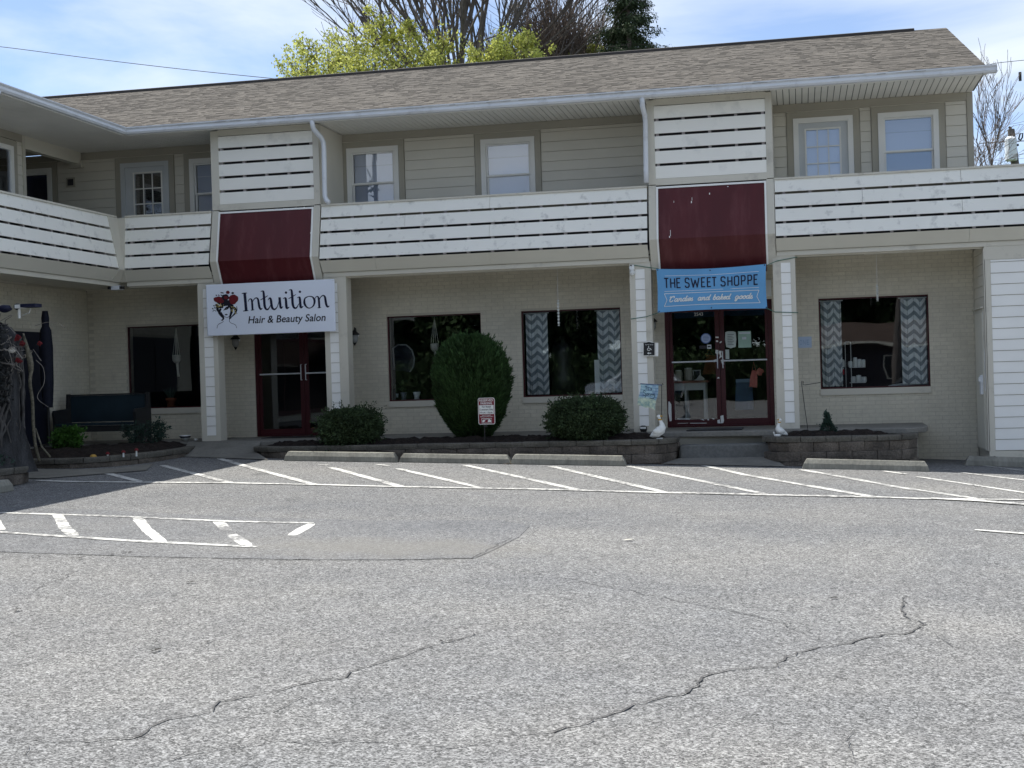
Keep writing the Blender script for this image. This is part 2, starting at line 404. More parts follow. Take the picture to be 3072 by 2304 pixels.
marking([gg(350, 1085), gg(760, 1098), gg(2170, 1107), g5(700, 968), g5(1450, 986), g5(2212, 1000), g6(1000, 1013), g6(2212, 1047)], .14)
marking([g7(200, 1040), g7(1130, 1063), g8(900, 1087)], .17, dz=.0095)
marking([g8(890, 1087), g8(1200, 1098), g8(2230, 1110)], .12, dz=.0095)
marking([g8(1330, 1098), g8(1800, 1122), g8(2230, 1157)], .16, dz=.0125)
diag = [([gg(940, 995), gg(1330, 1093)], .2), ([gg(1540, 940), gg(2190, 1105)], .2), ([gg(2080, 875), g5(0, 800), g5(620, 966)], .2),
        ([g5(765, 800), g5(1440, 984)], .2), ([g5(1400, 812), g5(2212, 1000)], .18), ([g6(140, 778), g6(700, 900), g6(1200, 1010)], .19),
        ([g6(950, 788), g6(2040, 1037)], .2), ([g6(1690, 787), g6(2212, 895), g7(1120, 1058)], .19), ([g7(510, 782), g7(900, 870), g7(2120, 1080)], .2),
        ([g7(1440, 822), g8(1000, 985), g8(1850, 1108)], .2), ([g8(880, 835), g8(1100, 865)], .17), ([g8(1190, 885), g8(2230, 1042)], .17),
        ([g8(1460, 822), g8(1560, 832)], .13), ([g8(1620, 848), g8(2230, 922)], .15), ([g8(1670, 765), g8(2230, 832)], .14),
        ([g5(660, 772), g5(745, 780)], .2), ([g5(1210, 770), g5(1300, 785)], .2)]
for i, (p, w) in enumerate(diag): marking(p, w*.62, dz=.0055 if i % 2 else .0065)
marking([(-80, 1538), (300, 1549), (700, 1567), (940, 1571)], .10, 'hatch_line'); marking([(-80, 1594), (411, 1626), (770, 1644)], .10, 'hatch_line')
marking([(172, 1544), (195, 1585), (222, 1609)], .115, 'hatch_line', .0055); marking([(412, 1555), (440, 1590), (487, 1628)], .115, 'hatch_line', .0055)
marking([(652, 1563), (682, 1594)], .11, 'hatch_line', .0055); marking([(694, 1604), (745, 1640)], .115, 'hatch_line', .0055)
marking([(-60, 1500), (2, 1592)], .115, 'hatch_line', .0055)
marking([(935, 1573), (875, 1608)], .11, 'hatch_line', .0055)
marking([(2925, 1592), (3120, 1607)], .11)
def crack(px, w):
    P = [np.array(atG(*q)) for q in px]; Q = []
    for a, b in zip(P[:-1], P[1:]):
        n = max(2, int(np.linalg.norm(b-a)/.06)); Q += [a+(b-a)*k/n+np.array([RS.normal(0, .012), RS.normal(0, .022), 0])*(k > 0) for k in range(n)]
    Q.append(P[-1]); mb = MB(); m = len(Q)
    for k, p in enumerate(Q):
        d = Q[min(k+1, m-1)]-Q[max(k-1, 0)]; L = np.hypot(d[0], d[1]) or 1; nx, ny = -d[1]/L, d[0]/L
        h = w*(.38+random.random()*.5)*min(1, (k+1)/6, (m-k)/6)
        for s_ in (1, -1):
            x, y = p[0]+nx*h*s_, p[1]+ny*h*s_; mb.v.append((x, y, G(x, y)+.007))
    for k in range(m-1):
        a = 2*k; mb.f.append((a+1, a+3, a+2, a))
    obj('crack', mb, crackm, ground)
def c7(x, y): return (1536+x/1.44, 1550+y/1.44)
def c6(x, y): return (x/1.44, 1550+y/1.44)
for p, w in (([c6(-60, 990), c6(150, 968), c6(380, 975), c6(520, 970), c6(610, 950), c6(650, 915), c6(730, 880), c6(920, 850), c6(950, 800), c6(1200, 760), c6(1280, 730), c6(1450, 705), c6(1540, 665), c6(1680, 620), c6(1920, 545), c6(2200, 470)], .008),
             ([c7(-80, 955), c7(180, 935), c7(320, 900), c7(340, 875), c7(440, 855), c7(640, 790), c7(760, 765), c7(810, 735), c7(820, 700), c7(960, 665), c7(1150, 655), c7(1160, 630), c7(1230, 590), c7(1400, 560), c7(1540, 525), c7(1730, 500), c7(1790, 470), c7(1690, 430), c7(1690, 340)], .010),
             ([c7(0, 225), c7(330, 290), c7(600, 340), c7(830, 390), c7(1060, 435), c7(1180, 465), c7(1210, 490), c7(1340, 545)], .006),
             ([c6(380, 975), c6(700, 945), c6(860, 905), c6(1180, 850), c6(1380, 740)], .004), ([c6(500, 1100), c6(880, 1020), c6(1200, 975), c6(1560, 980), c6(2000, 995), c6(2212, 960)], .005),
             ([c7(1150, 655), c7(1540, 665), c7(1900, 690), c7(2250, 690)], .004), ([c7(1790, 480), c7(1900, 570), c7(2200, 600)], .004),
             ([c6(480, 178), c6(880, 183), c6(1150, 190), c6(1600, 192), c6(2040, 182), c6(2120, 140), c6(2212, 90)], .007), ([c6(1080, 1100), c6(1130, 1070), c6(980, 1060)], .006),
             ([c6(1850, 1060), c6(1880, 1020), c6(1860, 990)], .005), ([c6(-20, 1060), c6(120, 1045), c6(125, 1010), c6(130, 990)], .005), ([c6(260, 1085), c6(430, 1050), c6(640, 1035), c6(720, 1000)], .005), ([c6(700, 1075), c6(760, 1050), c6(920, 1030), c6(1060, 985)], .004), ([c6(130, 335), c6(200, 290), c6(290, 265), c6(370, 215)], .005), ([c7(1470, 900), c7(1450, 1000), c7(1480, 1080)], .004), ([c7(1280, 240), c7(1660, 270), c7(1700, 300), c7(2250, 285)], .003)):
    crack(p, w)

# concrete walk: raised slab along the wall, ramp to the salon, step at the sweet shop
SL = .49
w_ = MB()
w_.prism([(-10.1, 21.95), (-8.9, 21.75), (-5, 21.9), (-2.3, 21.9), (-1.9, 21.85), (-.55, 21.7), (.5, 21.68), (1.55, 21.5), (1.85, 21.8), (1.93, 22.3), (1.95, 23.48), (-10.1, 23.48)], 'z', .405, SL)
walk = obj('walkway', w_, concrete, kind='structure')
w_ = MB(); w_.prism([(-13, 23.48), (-13, 14.0), (-12.2, 14.0), (-12.2, 18.4), (-12.45, 19.5), (-12.45, 20.9), (-11.5, 21.45), (-10.6, 22.2), (-10.1, 22.4), (-10.1, 23.48)], 'z', .1, SL)
obj('porch_slab', w_, concrete, kind='structure')
w_ = MB(); A, Bq = (-10.35, 21.1), (-8.35, 20.45)
pts = [(-10.3, 21.95), (-10.05, 21.0), (-8.3, 20.55), (-8.75, 21.2), (-8.9, 21.75)]
zz = [SL-.003, .3, .25, .33, SL-.003]
w_.poly([(p[0], p[1], z) for p, z in zip(pts, zz)]); obj('ramp', w_, concrete, kind='structure')
w_ = MB(); w_.poly([(x, y, G(x, y)+.012) for x, y in ((-10.05, 17.0), (-9.3, 18.4), (-9.75, 19.5), (-9.9, 18.6), (-10.6, 18.3), (-11.4, 18.3), (-11.4, 16.6))]); obj('apron', w_, concrete, kind='structure')
w_ = MB(); w_.prism([(-10.0, 22.0), (-5, 21.96), (1.5, 21.8), (1.75, 22.0), (1.75, 23.48), (-10.0, 23.48)], 'z', -.2, .404); obj('slab_base', w_, mat('foundation_paint', (.26, .25, .21), .85, .15, 2.), kind='structure')
w_ = MB(); w_.prism([(-1.86, 21.45), (-.48, 21.45), (-.48, 21.79), (-1.86, 21.79)], 'z', -.1, .30); obj('step', w_, mat('shadowed_concrete', (.16, .165, .16), .85, .2, 2., bump=.3, bscale=50, fine=.15, dirt=((.08, .08, .075), 2., .45, .75)), kind='structure')  # darker concrete colour stands in for the shadow on the step
bevel(bpy.data.objects['step'], .02, 2); bevel(walk, .015, 2)
w_ = MB(); w_.poly([(x, y, z) for x, y, z in ((-2.1, 20.9, G(-2.1, 20.9)+.012), (-.25, 20.8, G(-.25, 20.8)+.012), (-.46, 21.46, .10), (-1.88, 21.46, .10))]); obj('step_apron', w_, concrete, kind='structure')

# ------------------------------------------------------------------ RETAINING PLANTERS
def along(path, step):
    P = [Vector((*p, 0)) for p in path]; out = []; seg = 0; d = 0
    L = [(b-a).length for a, b in zip(P[:-1], P[1:])]; tot = sum(L); n = max(1, round(tot/step)); st = tot/n
    for k in range(n+1):
        s_ = k*st; i = 0
        while i < len(L)-1 and s_ > L[i]: s_ -= L[i]; i += 1
        out.append(P[i]+(P[i+1]-P[i])*min(1, s_/L[i]))
    return out
def smoothpath(p, n=8): return [tuple(q) for q in catmull(p, n)]
def planter(name, label, path, ztop, inner, loc, step=.42, depth=.17, mound=.085):
    t = thing(name, label, 'retaining wall', loc)
    zt = ztop; k = 0
    hs = [.085, .145, .145, .145]; z1 = ztop
    lay = 0
    while lay < 4:
        h = hs[lay]; z0 = z1-h
        off = step*(.5 if lay % 2 else 0)
        pts = along(path, step)
        if lay % 2: pts = [pts[0]]+[(a+b)/2 for a, b in zip(pts[:-1], pts[1:])]+[pts[-1]]
        any_ = False
        for a, b in zip(pts[:-1], pts[1:]):
            gm = G((a.x+b.x)/2, (a.y+b.y)/2)
            if z1 < gm+.02: continue
            any_ = True
            d = (b-a); L = d.length
            if L < .06: continue
            d /= L; nrm = Vector((d.y, -d.x, 0))            # outward = right of travel
            g_ = .004; j = random.uniform(-.012, .012)+(.02 if lay == 0 else 0)
            p0 = a+d*g_+nrm*j; p1 = b-d*g_+nrm*(j+random.uniform(-.006, .006)); dep = depth
            zz0 = max(z0, gm-.05)+.003; zz1 = z1-.002+random.uniform(-.003, .003)
            mb = MB(); sl = .012
            bo = [p0+nrm*0, p1+nrm*0, p1-nrm*dep, p0-nrm*dep]; order = [bo[0], bo[1], bo[2], bo[3]]
            rough = [random.uniform(-.01, .01) for _ in range(6)]
            xs_ = [p0, (p0+p1)/2+nrm*random.uniform(-.008, .012), p1]
            # front split in two facets, small chamfer at top
            bl = len(mb.v)
            ring0 = [xs_[0]-nrm*.008, xs_[1]+nrm*0, xs_[2]-nrm*.008, xs_[2]-nrm*dep, xs_[0]-nrm*dep]
            ring1 = [(xs_[0]+nrm*.004), xs_[1]+nrm*.012, (xs_[2]+nrm*.004), xs_[2]-nrm*dep, xs_[0]-nrm*dep]
            ring2 = [xs_[0]-nrm*.006+d*.004, xs_[1]+nrm*.0, xs_[2]-nrm*.006-d*.004, xs_[2]-nrm*dep, xs_[0]-nrm*dep]
            zr = [zz0, zz0+(zz1-zz0)*.55, zz1-.012, zz1]
            rings = [ring0, ring1, ring1, ring2]
            for rg, z in zip(rings, zr): mb.v += [(q.x, q.y, z) for q in rg]
            for r_ in range(3):
                for q in range(5): mb.f.append((bl+r_*5+q, bl+r_*5+(q+1) % 5, bl+(r_+1)*5+(q+1) % 5, bl+(r_+1)*5+q))
            mb.f.append(tuple(bl+15+q for q in range(5))); mb.f.append(tuple(bl+q for q in range(5))[::-1])
            obj('cap_stone' if lay == 0 else 'block', mb, stonecap if lay == 0 else stone, t)
        if not any_: break
        z1 = z0; lay += 1
    # mulch bed, heaped and lumpy
    from mathutils import noise
    bm = bmesh.new(); vs_ = [bm.verts.new((x, y, 0)) for x, y in inner]; f = bm.faces.new(vs_)
    bmesh.ops.triangulate(bm, faces=[f])
    for _ in range(5):
        bmesh.ops.subdivide_edges(bm, edges=[e for e in bm.edges if e.calc_length() > .10], cuts=1, use_grid_fill=False)
        bmesh.ops.triangulate(bm, faces=bm.faces[:])
    for v in bm.verts:
        dd_ = min(abs((bb[0]-aa[0])*(aa[1]-v.co.y)-(aa[0]-v.co.x)*(bb[1]-aa[1]))/(math.hypot(bb[0]-aa[0], bb[1]-aa[1])+1e-6) for aa, bb in zip(inner, inner[1:]+inner[:1]))
        v.co.z = ztop-.035+mound*min(1, dd_/.22)+.035*noise.noise(v.co*5)+.03*noise.noise(v.co*17)+.018*random.random()
    me = bpy.data.meshes.new('mulch'); bm.to_mesh(me); bm.free(); me.materials.append(mulch)
    o = bpy.data.objects.new('mulch', me); col.objects.link(o); o['kind'] = 'stuff'; o['label'] = 'dark bark mulch filling the planter bed'
    # loose chips
    return t
PM = smoothpath([(-8.9, 21.6), (-8.75, 21.15), (-8.2, 20.93), (-6, 20.9), (-4, 20.86), (-2.6, 20.88), (-2.15, 20.98), (-1.93, 21.3), (-1.9, 21.75)])
planter('long_planter', 'long low dark stone retaining wall with shrubs behind the wheel stops', PM, .43,
        [(-8.85, 21.65), (-8.3, 21.15), (-6, 21.05), (-4, 21.0), (-2.6, 21.05), (-2.15, 21.3), (-2.1, 21.88), (-5, 21.93), (-8.8, 21.78)], (-5.4, 20.9, .1))
PR = smoothpath([(-.50, 21.72), (-.56, 21.3), (-.35, 21.05), (.2, 20.92), (.9, 20.95), (1.45, 21.1), (1.66, 21.4), (1.72, 21.75)])
planter('curved_planter', 'curved tan stone retaining wall right of the sweet shop step', PR, .42,
        [(-.42, 21.70), (-.4, 21.3), (-.1, 21.1), (.5, 21.03), (1.0, 21.08), (1.3, 21.25), (1.36, 21.52), (.5, 21.68)], (.5, 20.95, -.05), .36)
PL = smoothpath([(-12.0, 18.62), (-11.3, 18.5), (-10.6, 18.52), (-10.15, 18.95), (-9.95, 19.8), (-9.93, 21.0), (-10.15, 22.1)])
planter('crescent_planter', 'low grey stone edging of the mulch bed before the dark bench', PL, .44,
        [(-12.1, 18.7), (-11.3, 18.62), (-10.7, 18.7), (-10.35, 19.1), (-10.15, 19.9), (-10.15, 21.2), (-10.28, 22.1), (-10.6, 22.15), (-11.5, 21.42), (-12.42, 20.88), (-12.42, 19.5), (-12.18, 18.8)], (-10.5, 19, .3), mound=.10)
PC = smoothpath([(-9.98, 13.5), (-9.95, 15.6), (-9.96, 16.5), (-10.1, 16.62), (-11.4, 16.62)][::-1], 6)[::-1]
planter('corner_planter', 'stone block planter at left edge holding the gnarled vine trunk', PC, .47,
        [(-10.1, 13.5), (-10.08, 16.45), (-11.4, 16.5), (-11.4, 13.5)][::-1], (-10, 16, .25))
bm = None

# ------------------------------------------------------------------ BUILDING
bld = thing('commercial_building', 'two storey greige shop building with slatted white balcony and shingled roof', 'building', (-5, 22, 0))
YW, YC = 23.5, 22.2
def wall_mb(x0, x1, z0, z1, y0, y1, holes):
    mb = MB(); xs_ = sorted(set([x0, x1]+[h[0] for h in holes]+[h[1] for h in holes])); xs_ = [x for x in xs_ if x0 <= x <= x1]
    for a, b in zip(xs_[:-1], xs_[1:]):
        m_ = (a+b)/2; hs = sorted([(h[2], h[3]) for h in holes if h[0] < m_ < h[1]]); z = z0
        for c, d in hs:
            if c > z: mb.box(a, b, y0, y1, z, c)
            z = d
        if z < z1: mb.box(a, b, y0, y1, z, z1)
    return mb
WIN = [(-12.2, -10.75, 1.06, 2.58), (-7.17, -5.45, 1.07, 2.58), (-4.73, -2.99, 1.08, 2.58), (.335, 2.095, 1.08, 2.59)]
DOORS = [(-9.69, -7.92, .49, 2.62), (-2.235, -.43, .49, 2.62)]
low = WIN+DOORS
wallL = obj('brick_wall', wall_mb(-12.98, 2.82, -.3, 3.3, YW+.0012, YW+.24, low), mortar, bld)
# brick courses: near ones single, the rest joined
allb = MB(); CH, CL = .0675, .2115
ns = 0; fam = {}
def brick_mesh(L):
    k = round(L, 3)
    if k not in fam:
        m = MB(); h = CH-.007; L2 = L-.008; c = .0018
        m.box(0, L2, -.0035, .02, 0, h); me = bpy.data.meshes.new('brick'); me.from_pydata(m.v, [], m.f); me.materials.append(brickm); fam[k] = me
    return fam[k]
row = 0; z = -.28
while z < 3.24:
    x = -12.96+(CL/2 if row % 2 else 0)
    while x < 2.80:
        a, b = x, min(x+CL, 2.81); cuts = [(a, b)]
        for h in low:
            if z+CH > h[2]+.002 and z < h[3]-.002:
                nc = []
                for p, q in cuts:
                    if q <= h[0] or p >= h[1]: nc.append((p, q)); continue
                    if p < h[0]: nc.append((p, h[0]))
                    if q > h[1]: nc.append((h[1], q))
                cuts = nc
        for p, q in cuts:
            if q-p < .02: continue
            zt = min(CH-.007, 3.28-z)
            if p > .05 and z < 1.12 and z > -.2 and ns < 296:
                o = bpy.data.objects.new('brick', brick_mesh(q-p)); col.objects.link(o); o.parent = wallL; ORG[o.name] = ORG[bld.name]
                o.location = (p-bld.location.x, YW-bld.location.y+random.uniform(-.0012, .0012), z-bld.location.z); ns += 1
            else:
                j = random.uniform(-.0012, .0012); allb.box(p, q-.008, YW-.0035+j, YW+.02, z, z+zt)
        x += CL
    z += CH; row += 1
obj('brickwork', allb, brickm, wallL, kind='stuff')
# wing wall lower
wingl = obj('brick_wall', B(-13.2, -12.986, 9, 23.5, -.3, 3.3), mortar, bld)
wb = MB(); row = 0; z = .3
while z < 3.24:
    y = 14.0+(CL/2 if row % 2 else 0)
    while y < 23.45:
        b = min(y+CL-.008, 23.49)
        if not ((19.9 < y < 22.04 and z < 2.5) or (y < 15.6 and .55 < z < 2.65)): wb.box(-13, -12.9765+random.uniform(-.001, .001), y, b, z, z+CH-.007)
        y += CL
    z += CH; row += 1
obj('brickwork', wb, brickm, wingl, kind='stuff')
ws = obj('shop_window', B(-12.99, -12.955, 8.4, 15.6, .62, 2.62), red, bld)  # unseen window added so the salon doors mirror dark glass, not brick
for k in range(4): obj('pane', B(-12.954, -12.950, 8.5+1.77*k, 10.2+1.77*k, .72, 2.52), mat('added_dark_glass', (.006, .007, .010), .04, 0, 1., spec=.5) if k == 0 else MATS['added_dark_glass'], ws)
# dark double door in wing wall
wd = obj('door', B(-12.99, -12.95, 20.05, 22.03, .49, 2.47), mat('navy_door_paint', (0.008, 0.01, 0.02), .5, .15, 2.), bld)
obj('door_panel', B(-12.95, -12.94, 20.15, 21.0, .6, 2.37), MATS['navy_door_paint'], wd); obj('door_panel', B(-12.95, -12.94, 21.08, 21.95, .6, 2.37), MATS['navy_door_paint'], wd)

# ceilings / floors under the balcony, balcony deck
obj('porch_ceiling', MB().box(-11.64, 8, 22.25, 23.49, 3.30, 3.34), beigeb, bld)
obj('porch_ceiling', MB().box(-12.97, -11.7, 6, 23.49, 3.30, 3.34), beigeb, bld)
obj('balcony_deck', MB().box(-11.64, 8, 22.26, 23.49, 3.36, 3.42), beige, bld); obj('balcony_deck', MB().box(-12.97, -11.7, 6, 22.2, 3.36, 3.42), beige, bld)

# columns
def lap(mb, x0, x1, z0, z1, y, t=.014):     # one lap-siding board facing -Y
    mb.prism([(y, z0), (y+.02, z0), (y+.02, z1), (y+t*.65, z1)], 'x', x0, x1); return mb
def column(x0, x1, s0, s1, zb=SL, zt=3.24, strip_to=3.12):
    c = obj('column', MB().box(x0+.004, x1-.004, YC+.02, YC+.28, zb, zt), beige, bld); obj('lap_shadow_backing', B(s0, s1, YC+.017, YC+.0195, zb, zt-.01), trim, c)  # darker strip seen in the lap gaps; lap shadow put into colour
    obj('corner_trim', B(x0, s0, YC, YC+.10, zb, zt-.002), beige, c); obj('corner_trim', B(s1, x1, YC, YC+.10, zb, zt-.002), beige, c)
    obj('trim', B(s0, s1, YC+.003, YC+.019, strip_to, zt-.004), beige, c); obj('trim', B(s0, s1, YC+.003, YC+.019, zb, .575), beige, c)
    z = .575; k = 0
    while z < strip_to-.01:
        z1 = min(z+.1702, strip_to); b = MB(); lap(b, s0+.001, s1-.001, z+.008, z1, YC-.002+.001); fixn(obj('siding_board', b, whiteclean, c)); z = z1
    return c
column(-10.165, -9.82, -10.07, -9.90, zt=3.225, strip_to=3.12); column(-7.87, -7.47, -7.78, -7.625)
column(-2.655, -2.31, -2.565, -2.41); column(-.375, -.025, -.25, -.10)
# front of door recess returns: thin side trims of salon column seen in perspective
# garage-like block at right
gar = obj('side_block', B(2.84, 8, YC+.02, YW+.3, -.2, 3.22), trim, bld)  # darker core colour shows between boards as painted lap shadow
obj('corner_trim', B(2.82, 2.91, YC, YC+.018, .08, 3.02), beige, gar); obj('trim', B(2.82, 8, YC-.004, YC+.018, 3.022, 3.225), beige, gar)
obj('base_trim', B(2.82, 8, YC-.006, YC+.018, -.12, .078), beige, gar)
z = .11-.0
for k in range(18):
    z0 = .08+k*.1705; z1 = min(z0+.1705, 3.02)
    if z0 > 3.0: break
    b = MB(); lap(b, 2.912, 6.5, z0+.009, z1, YC-.001, .016); fixn(obj('siding_board', b, whiteclean, gar))
# return wall (faces -X) with door
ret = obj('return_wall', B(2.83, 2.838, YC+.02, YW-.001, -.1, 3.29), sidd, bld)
z = .1
dy0, dy1, dzt = YC+.16, YC+1.08, 2.28
for k in range(19):
    z0 = .08+k*.1705; z1 = z0+.1705
    if z1 > 3.26: z1 = 3.26
    if z0 > 3.2: break
    segs = [(YC+.10, YW-.002)] if z0 > dzt-.05 else [(dy1+.06, YW-.002)]
    for a, b_ in segs:
        if b_-a > .03:
            b = MB(); b.prism([(2.816, z0+.004), (2.829, z0+.004), (2.829, z1), (2.822, z1)], 'y', a, b_); fixn(obj('siding_board', b, sidu, ret))
obj('corner_trim', B(2.808, 2.829, YC, YC+.10, .08, 3.2), beige, ret)
sdoor = obj('side_door', B(2.79, 2.829, dy0-.05, dy1+.05, .08, dzt), beige, bld)
obj('door_leaf', B(2.783, 2.79, dy0, dy1, .1, dzt-.06), beigeb, sdoor); obj('drip_cap', B(2.76, 2.80, dy0-.07, dy1+.07, dzt+.002, dzt+.03), beige, sdoor)
obj('lockbox', B(2.745, 2.783, dy0+.06, dy0+.2, .95, 1.25), gutterm, sdoor); obj('door_handle', B(2.72, 2.745, dy0+.08, dy0+.16, 1.15, 1.22), ceramic, sdoor)
obj('conduit', MB().tube([(2.80, YC+.13, 2.25), (2.80, YC+.12, 1.6), (2.80, YC+.12, 1.0)], .012), gutterm, sdoor)

# upper storey wall with lap siding
UP = [dict(x=(-14.30, -13.69), z=(4.55, 5.53), k='dark'), dict(x=(-12.12, -11.33), z=(3.45, 5.52), k='doorL'), dict(x=(-10.75, -9.95), z=(4.3, 5.52), k='win'),
      dict(x=(-8.95, -8.2), z=(3.45, 5.52), k='door2'), dict(x=(-7.73, -6.94), z=(4.3, 5.52), k='winR'), dict(x=(-5.27, -4.48), z=(4.3, 5.52), k='winB'), dict(x=(.09, .89), z=(3.45, 5.52), k='doorR'), dict(x=(1.46, 2.25), z=(4.3, 5.52), k='winB')]
holes = [(u['x'][0], u['x'][1], u['z'][0], u['z'][1]) for u in UP]
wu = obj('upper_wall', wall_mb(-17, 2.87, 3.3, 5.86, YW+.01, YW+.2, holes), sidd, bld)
k = 0; z0 = 5.49-.1702*13
while z0 < 5.72:
    z1 = min(z0+.1702, 5.72)
    xs_ = [(-17, 2.775)]
    for u in UP:
        a, b_ = u['x'][0]-.2, u['x'][1]+.2
        if z1 > u['z'][0]-.2 and z0 < u['z'][1]+.18:
            n_ = []
            for p, q in xs_:
                if q <= a or p >= b_: n_.append((p, q)); continue
                if p < a: n_.append((p, a))
                if q > b_: n_.append((b_, q))
            xs_ = n_
    for p, q in xs_:
        if q-p < .05: continue
        # butt joints at about 3.6 m
        while q-p > 4.2:
            b = MB(); lap(b, p, p+3.6, z0+.006, z1, YW-.012); fixn(obj('siding_board', b, sidu, wu)); p += 3.603
        b = MB(); lap(b, p, q-.001, z0+.006, z1, YW-.012); fixn(obj('siding_board', b, sidu, wu))
    z0 = z1
obj('frieze_board', B(-17, 2.78, YW-.022, YW+.009, 5.722, 5.85), trim, wu)
obj('corner_trim', B(2.782, 2.875, YW-.024, YW+.2, 3.3, 5.85), trim, wu)
gab = MB(); gab.prism([(YW+.012, 3.3), (32.5, 3.3), (32.5, 5.8), (27.0, 7.62), (YW+.012, 6.3)], 'x', 2.70, 2.868); obj('gable_wall', gab, sidu, bld)

def casing(mb, x0, x1, z0, z1, w, y0, y1, sill=True):
    mb.box(x0-w, x0, y0, y1, z0-(w if sill else 0), z1+w); mb.box(x1, x1+w, y0, y1, z0-(w if sill else 0), z1+w); mb.box(x0, x1, y0, y1, z1, z1+w)
    if sill: mb.box(x0, x1, y0, y1, z0-w, z0)
    return mb
gridm = mat('door_white', (.60, .63, .64), .5, .04, 2.)
for u in UP:
    x0, x1 = u['x']; z0, z1 = u['z']; door = u['k'].startswith('door')
    w = obj('door' if door else 'window', casing(MB(), x0, x1, z0, z1, .085, YW-.035, YW+.03, not door), gridm if u['k'] == 'doorL' else whiteclean, bld)
    c = MB(); casing(c, x0-.088, x1+.088, z0-.088, z1+.088, .10, YW-.024, YW+.005, not door); obj('casing', c, trim, w)
    obj('drip_cap', B(x0-.2, x1+.2, YW-.04, YW-.02, z1+.19, z1+.198), beigeb, w)
    if not door:
        zm = 4.96; s_ = MB()
        casing(s_, x0+.03, x1-.03, zm+.02, z1-.03, .03, YW, YW+.03); obj('upper_sash', s_, whiteclean, w)
        s_ = MB(); casing(s_, x0+.035, x1-.035, z0+.035, zm-.02, .035, YW+.025, YW+.05); obj('lower_sash', s_, whiteclean, w)
        obj('pane', B(x0+.03, x1-.03, YW+.012, YW+.016, zm+.02, z1-.03), g_up, w); obj('pane', B(x0+.035, x1-.035, YW+.036, YW+.04, z0+.035, zm-.02), g_up, w)
        if u['k'] != 'dark':
            for q, (a, b_) in enumerate(((z1-.235, z1-.03), (zm, z1-.24))): obj('blind', B(x0+.03, x1-.03, YW+.066+.004*q, YW+.068+.004*q, a, b_), blindm if u['k'] != 'win' else blindd, w)
            obj('blind', B(x0+.03, x1-.03, YW+.078, YW+.08, z0, zm), blindd, w)
            obj('blind_rail', B(x0+.03, x1-.03, YW+.058, YW+.066, z1-.243, z1-.232), gridm, w)
        else: obj('room_shade', B(x0, x1, YW+.3, YW+.32, z0, z1), mat('navy_shade', (.01, .02, .09), .8), w)
    else:
        gx0, gx1 = {'doorL': (-11.94, -11.41), 'doorR': (.215, .75), 'door2': (-8.8, -8.35)}[u['k']]
        gz0, gz1 = 4.0, 5.40
        s_ = MB(); s_.box(x0, gx0, YW+.0, YW+.045, z0, z1); s_.box(gx1, x1, YW, YW+.045, z0, z1); s_.box(gx0, gx1, YW, YW+.045, gz1, z1); s_.box(gx0, gx1, YW, YW+.045, z0, gz0)
        lf = obj('door_leaf', s_, gridm, w); s_ = MB(); casing(s_, gx0, gx1, gz0, gz1, .028, YW-.01, YW-.001); obj('glass_stop', s_, whiteclean, w)
        s_ = MB()
        for q in (1, 2): xx = gx0+(gx1-gx0)*q/3; s_.box(xx-.009, xx+.009, YW-.004, YW+.008, gz0, gz1)
        for q in range(1, 5): zz_ = gz1-.28*q; s_.box(gx0, gx1, YW-.0055, YW+.009, zz_-.009, zz_+.009)
        obj('muntin', s_, whiteclean, w)
        obj('pane', B(gx0, gx1, YW+.012, YW+.016, gz0, gz1), g_up, w)
        if u['k'] == 'doorR': obj('blind', B(gx0, gx1, YW+.05, YW+.052, gz0, gz1), blindm, w)
obj('ceiling_light_box', B(-13.2, -12.94, YW-.12, YW-.02, 5.57, 5.70), beige, bld)
vent = obj('wall_vent', B(-13.31, -13.13, YW-.03, YW-.013, 5.23, 5.41), trim, bld); obj('vent_opening', B(-13.28, -13.16, YW-.034, YW-.0305, 5.26, 5.38), dark, vent)
obj('mail_slot', B(-8.115, -8.02, YW-.05, YW-.0225, 4.93, 5.12), black, bld)
# dark rooms behind upper floor
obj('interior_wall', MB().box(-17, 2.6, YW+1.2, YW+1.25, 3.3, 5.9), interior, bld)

# wing upper wall: siding end + beam over the recess
wu2 = obj('upper_wall', B(-13.2, -12.99, 6, 21.52, 3.42, 5.86), sidd, bld)
z0 = 5.49-.1702*13
while z0 < 5.72:
    z1 = min(z0+.1702, 5.72)
    segs = [(21.28, 21.44), (6, 19.9)] if z0 > 4.1 else [(6, 21.44)]
    for a, b_ in segs:
        b = MB(); b.prism([(-12.968, z0+.003), (-12.989, z0+.003), (-12.989, z1), (-12.977, z1)], 'y', a, b_); fixn(obj('siding_board', b, sidu, wu2))
    z0 = z1
obj('frieze_board', B(-12.989, -12.958, 6, 21.44, 5.722, 5.85), trim, wu2); obj('corner_trim', B(-13.05, -12.955, 21.44, 21.53, 3.42, 5.85), beige, wu2)
ww = obj('window', MB().box(-12.985, -12.95, 21.06, 21.16, 4.2, 5.61).box(-12.985, -12.95, 20.2, 21.06, 5.53, 5.61), whiteclean, bld)
obj('casing', MB().box(-12.988, -12.955, 21.16, 21.27, 4.1, 5.70).box(-12.988, -12.955, 20.1, 21.16, 5.61, 5.70), trim, ww); obj('pane', B(-12.985, -12.975, 20.2, 21.06, 4.2, 5.53), g_up, ww)
obj('blind', B(-12.989, -12.986, 20.2, 21.06, 4.2, 5.53), blindm, ww)
rec = obj('recess_shade_wall', MB().box(-15.3, -15.2, 21.4, 23.49, 3.42, 5.86).box(-15.2, -13.21, 21.4, 21.5, 3.42, 5.86).box(-15.2, -13.05, 21.5, 23.48, 5.862, 5.9).box(-15.2, -13.05, 21.5, 23.48, 3.36, 3.42), sidd, bld)  # unseen walls and lid added to shade the recess window
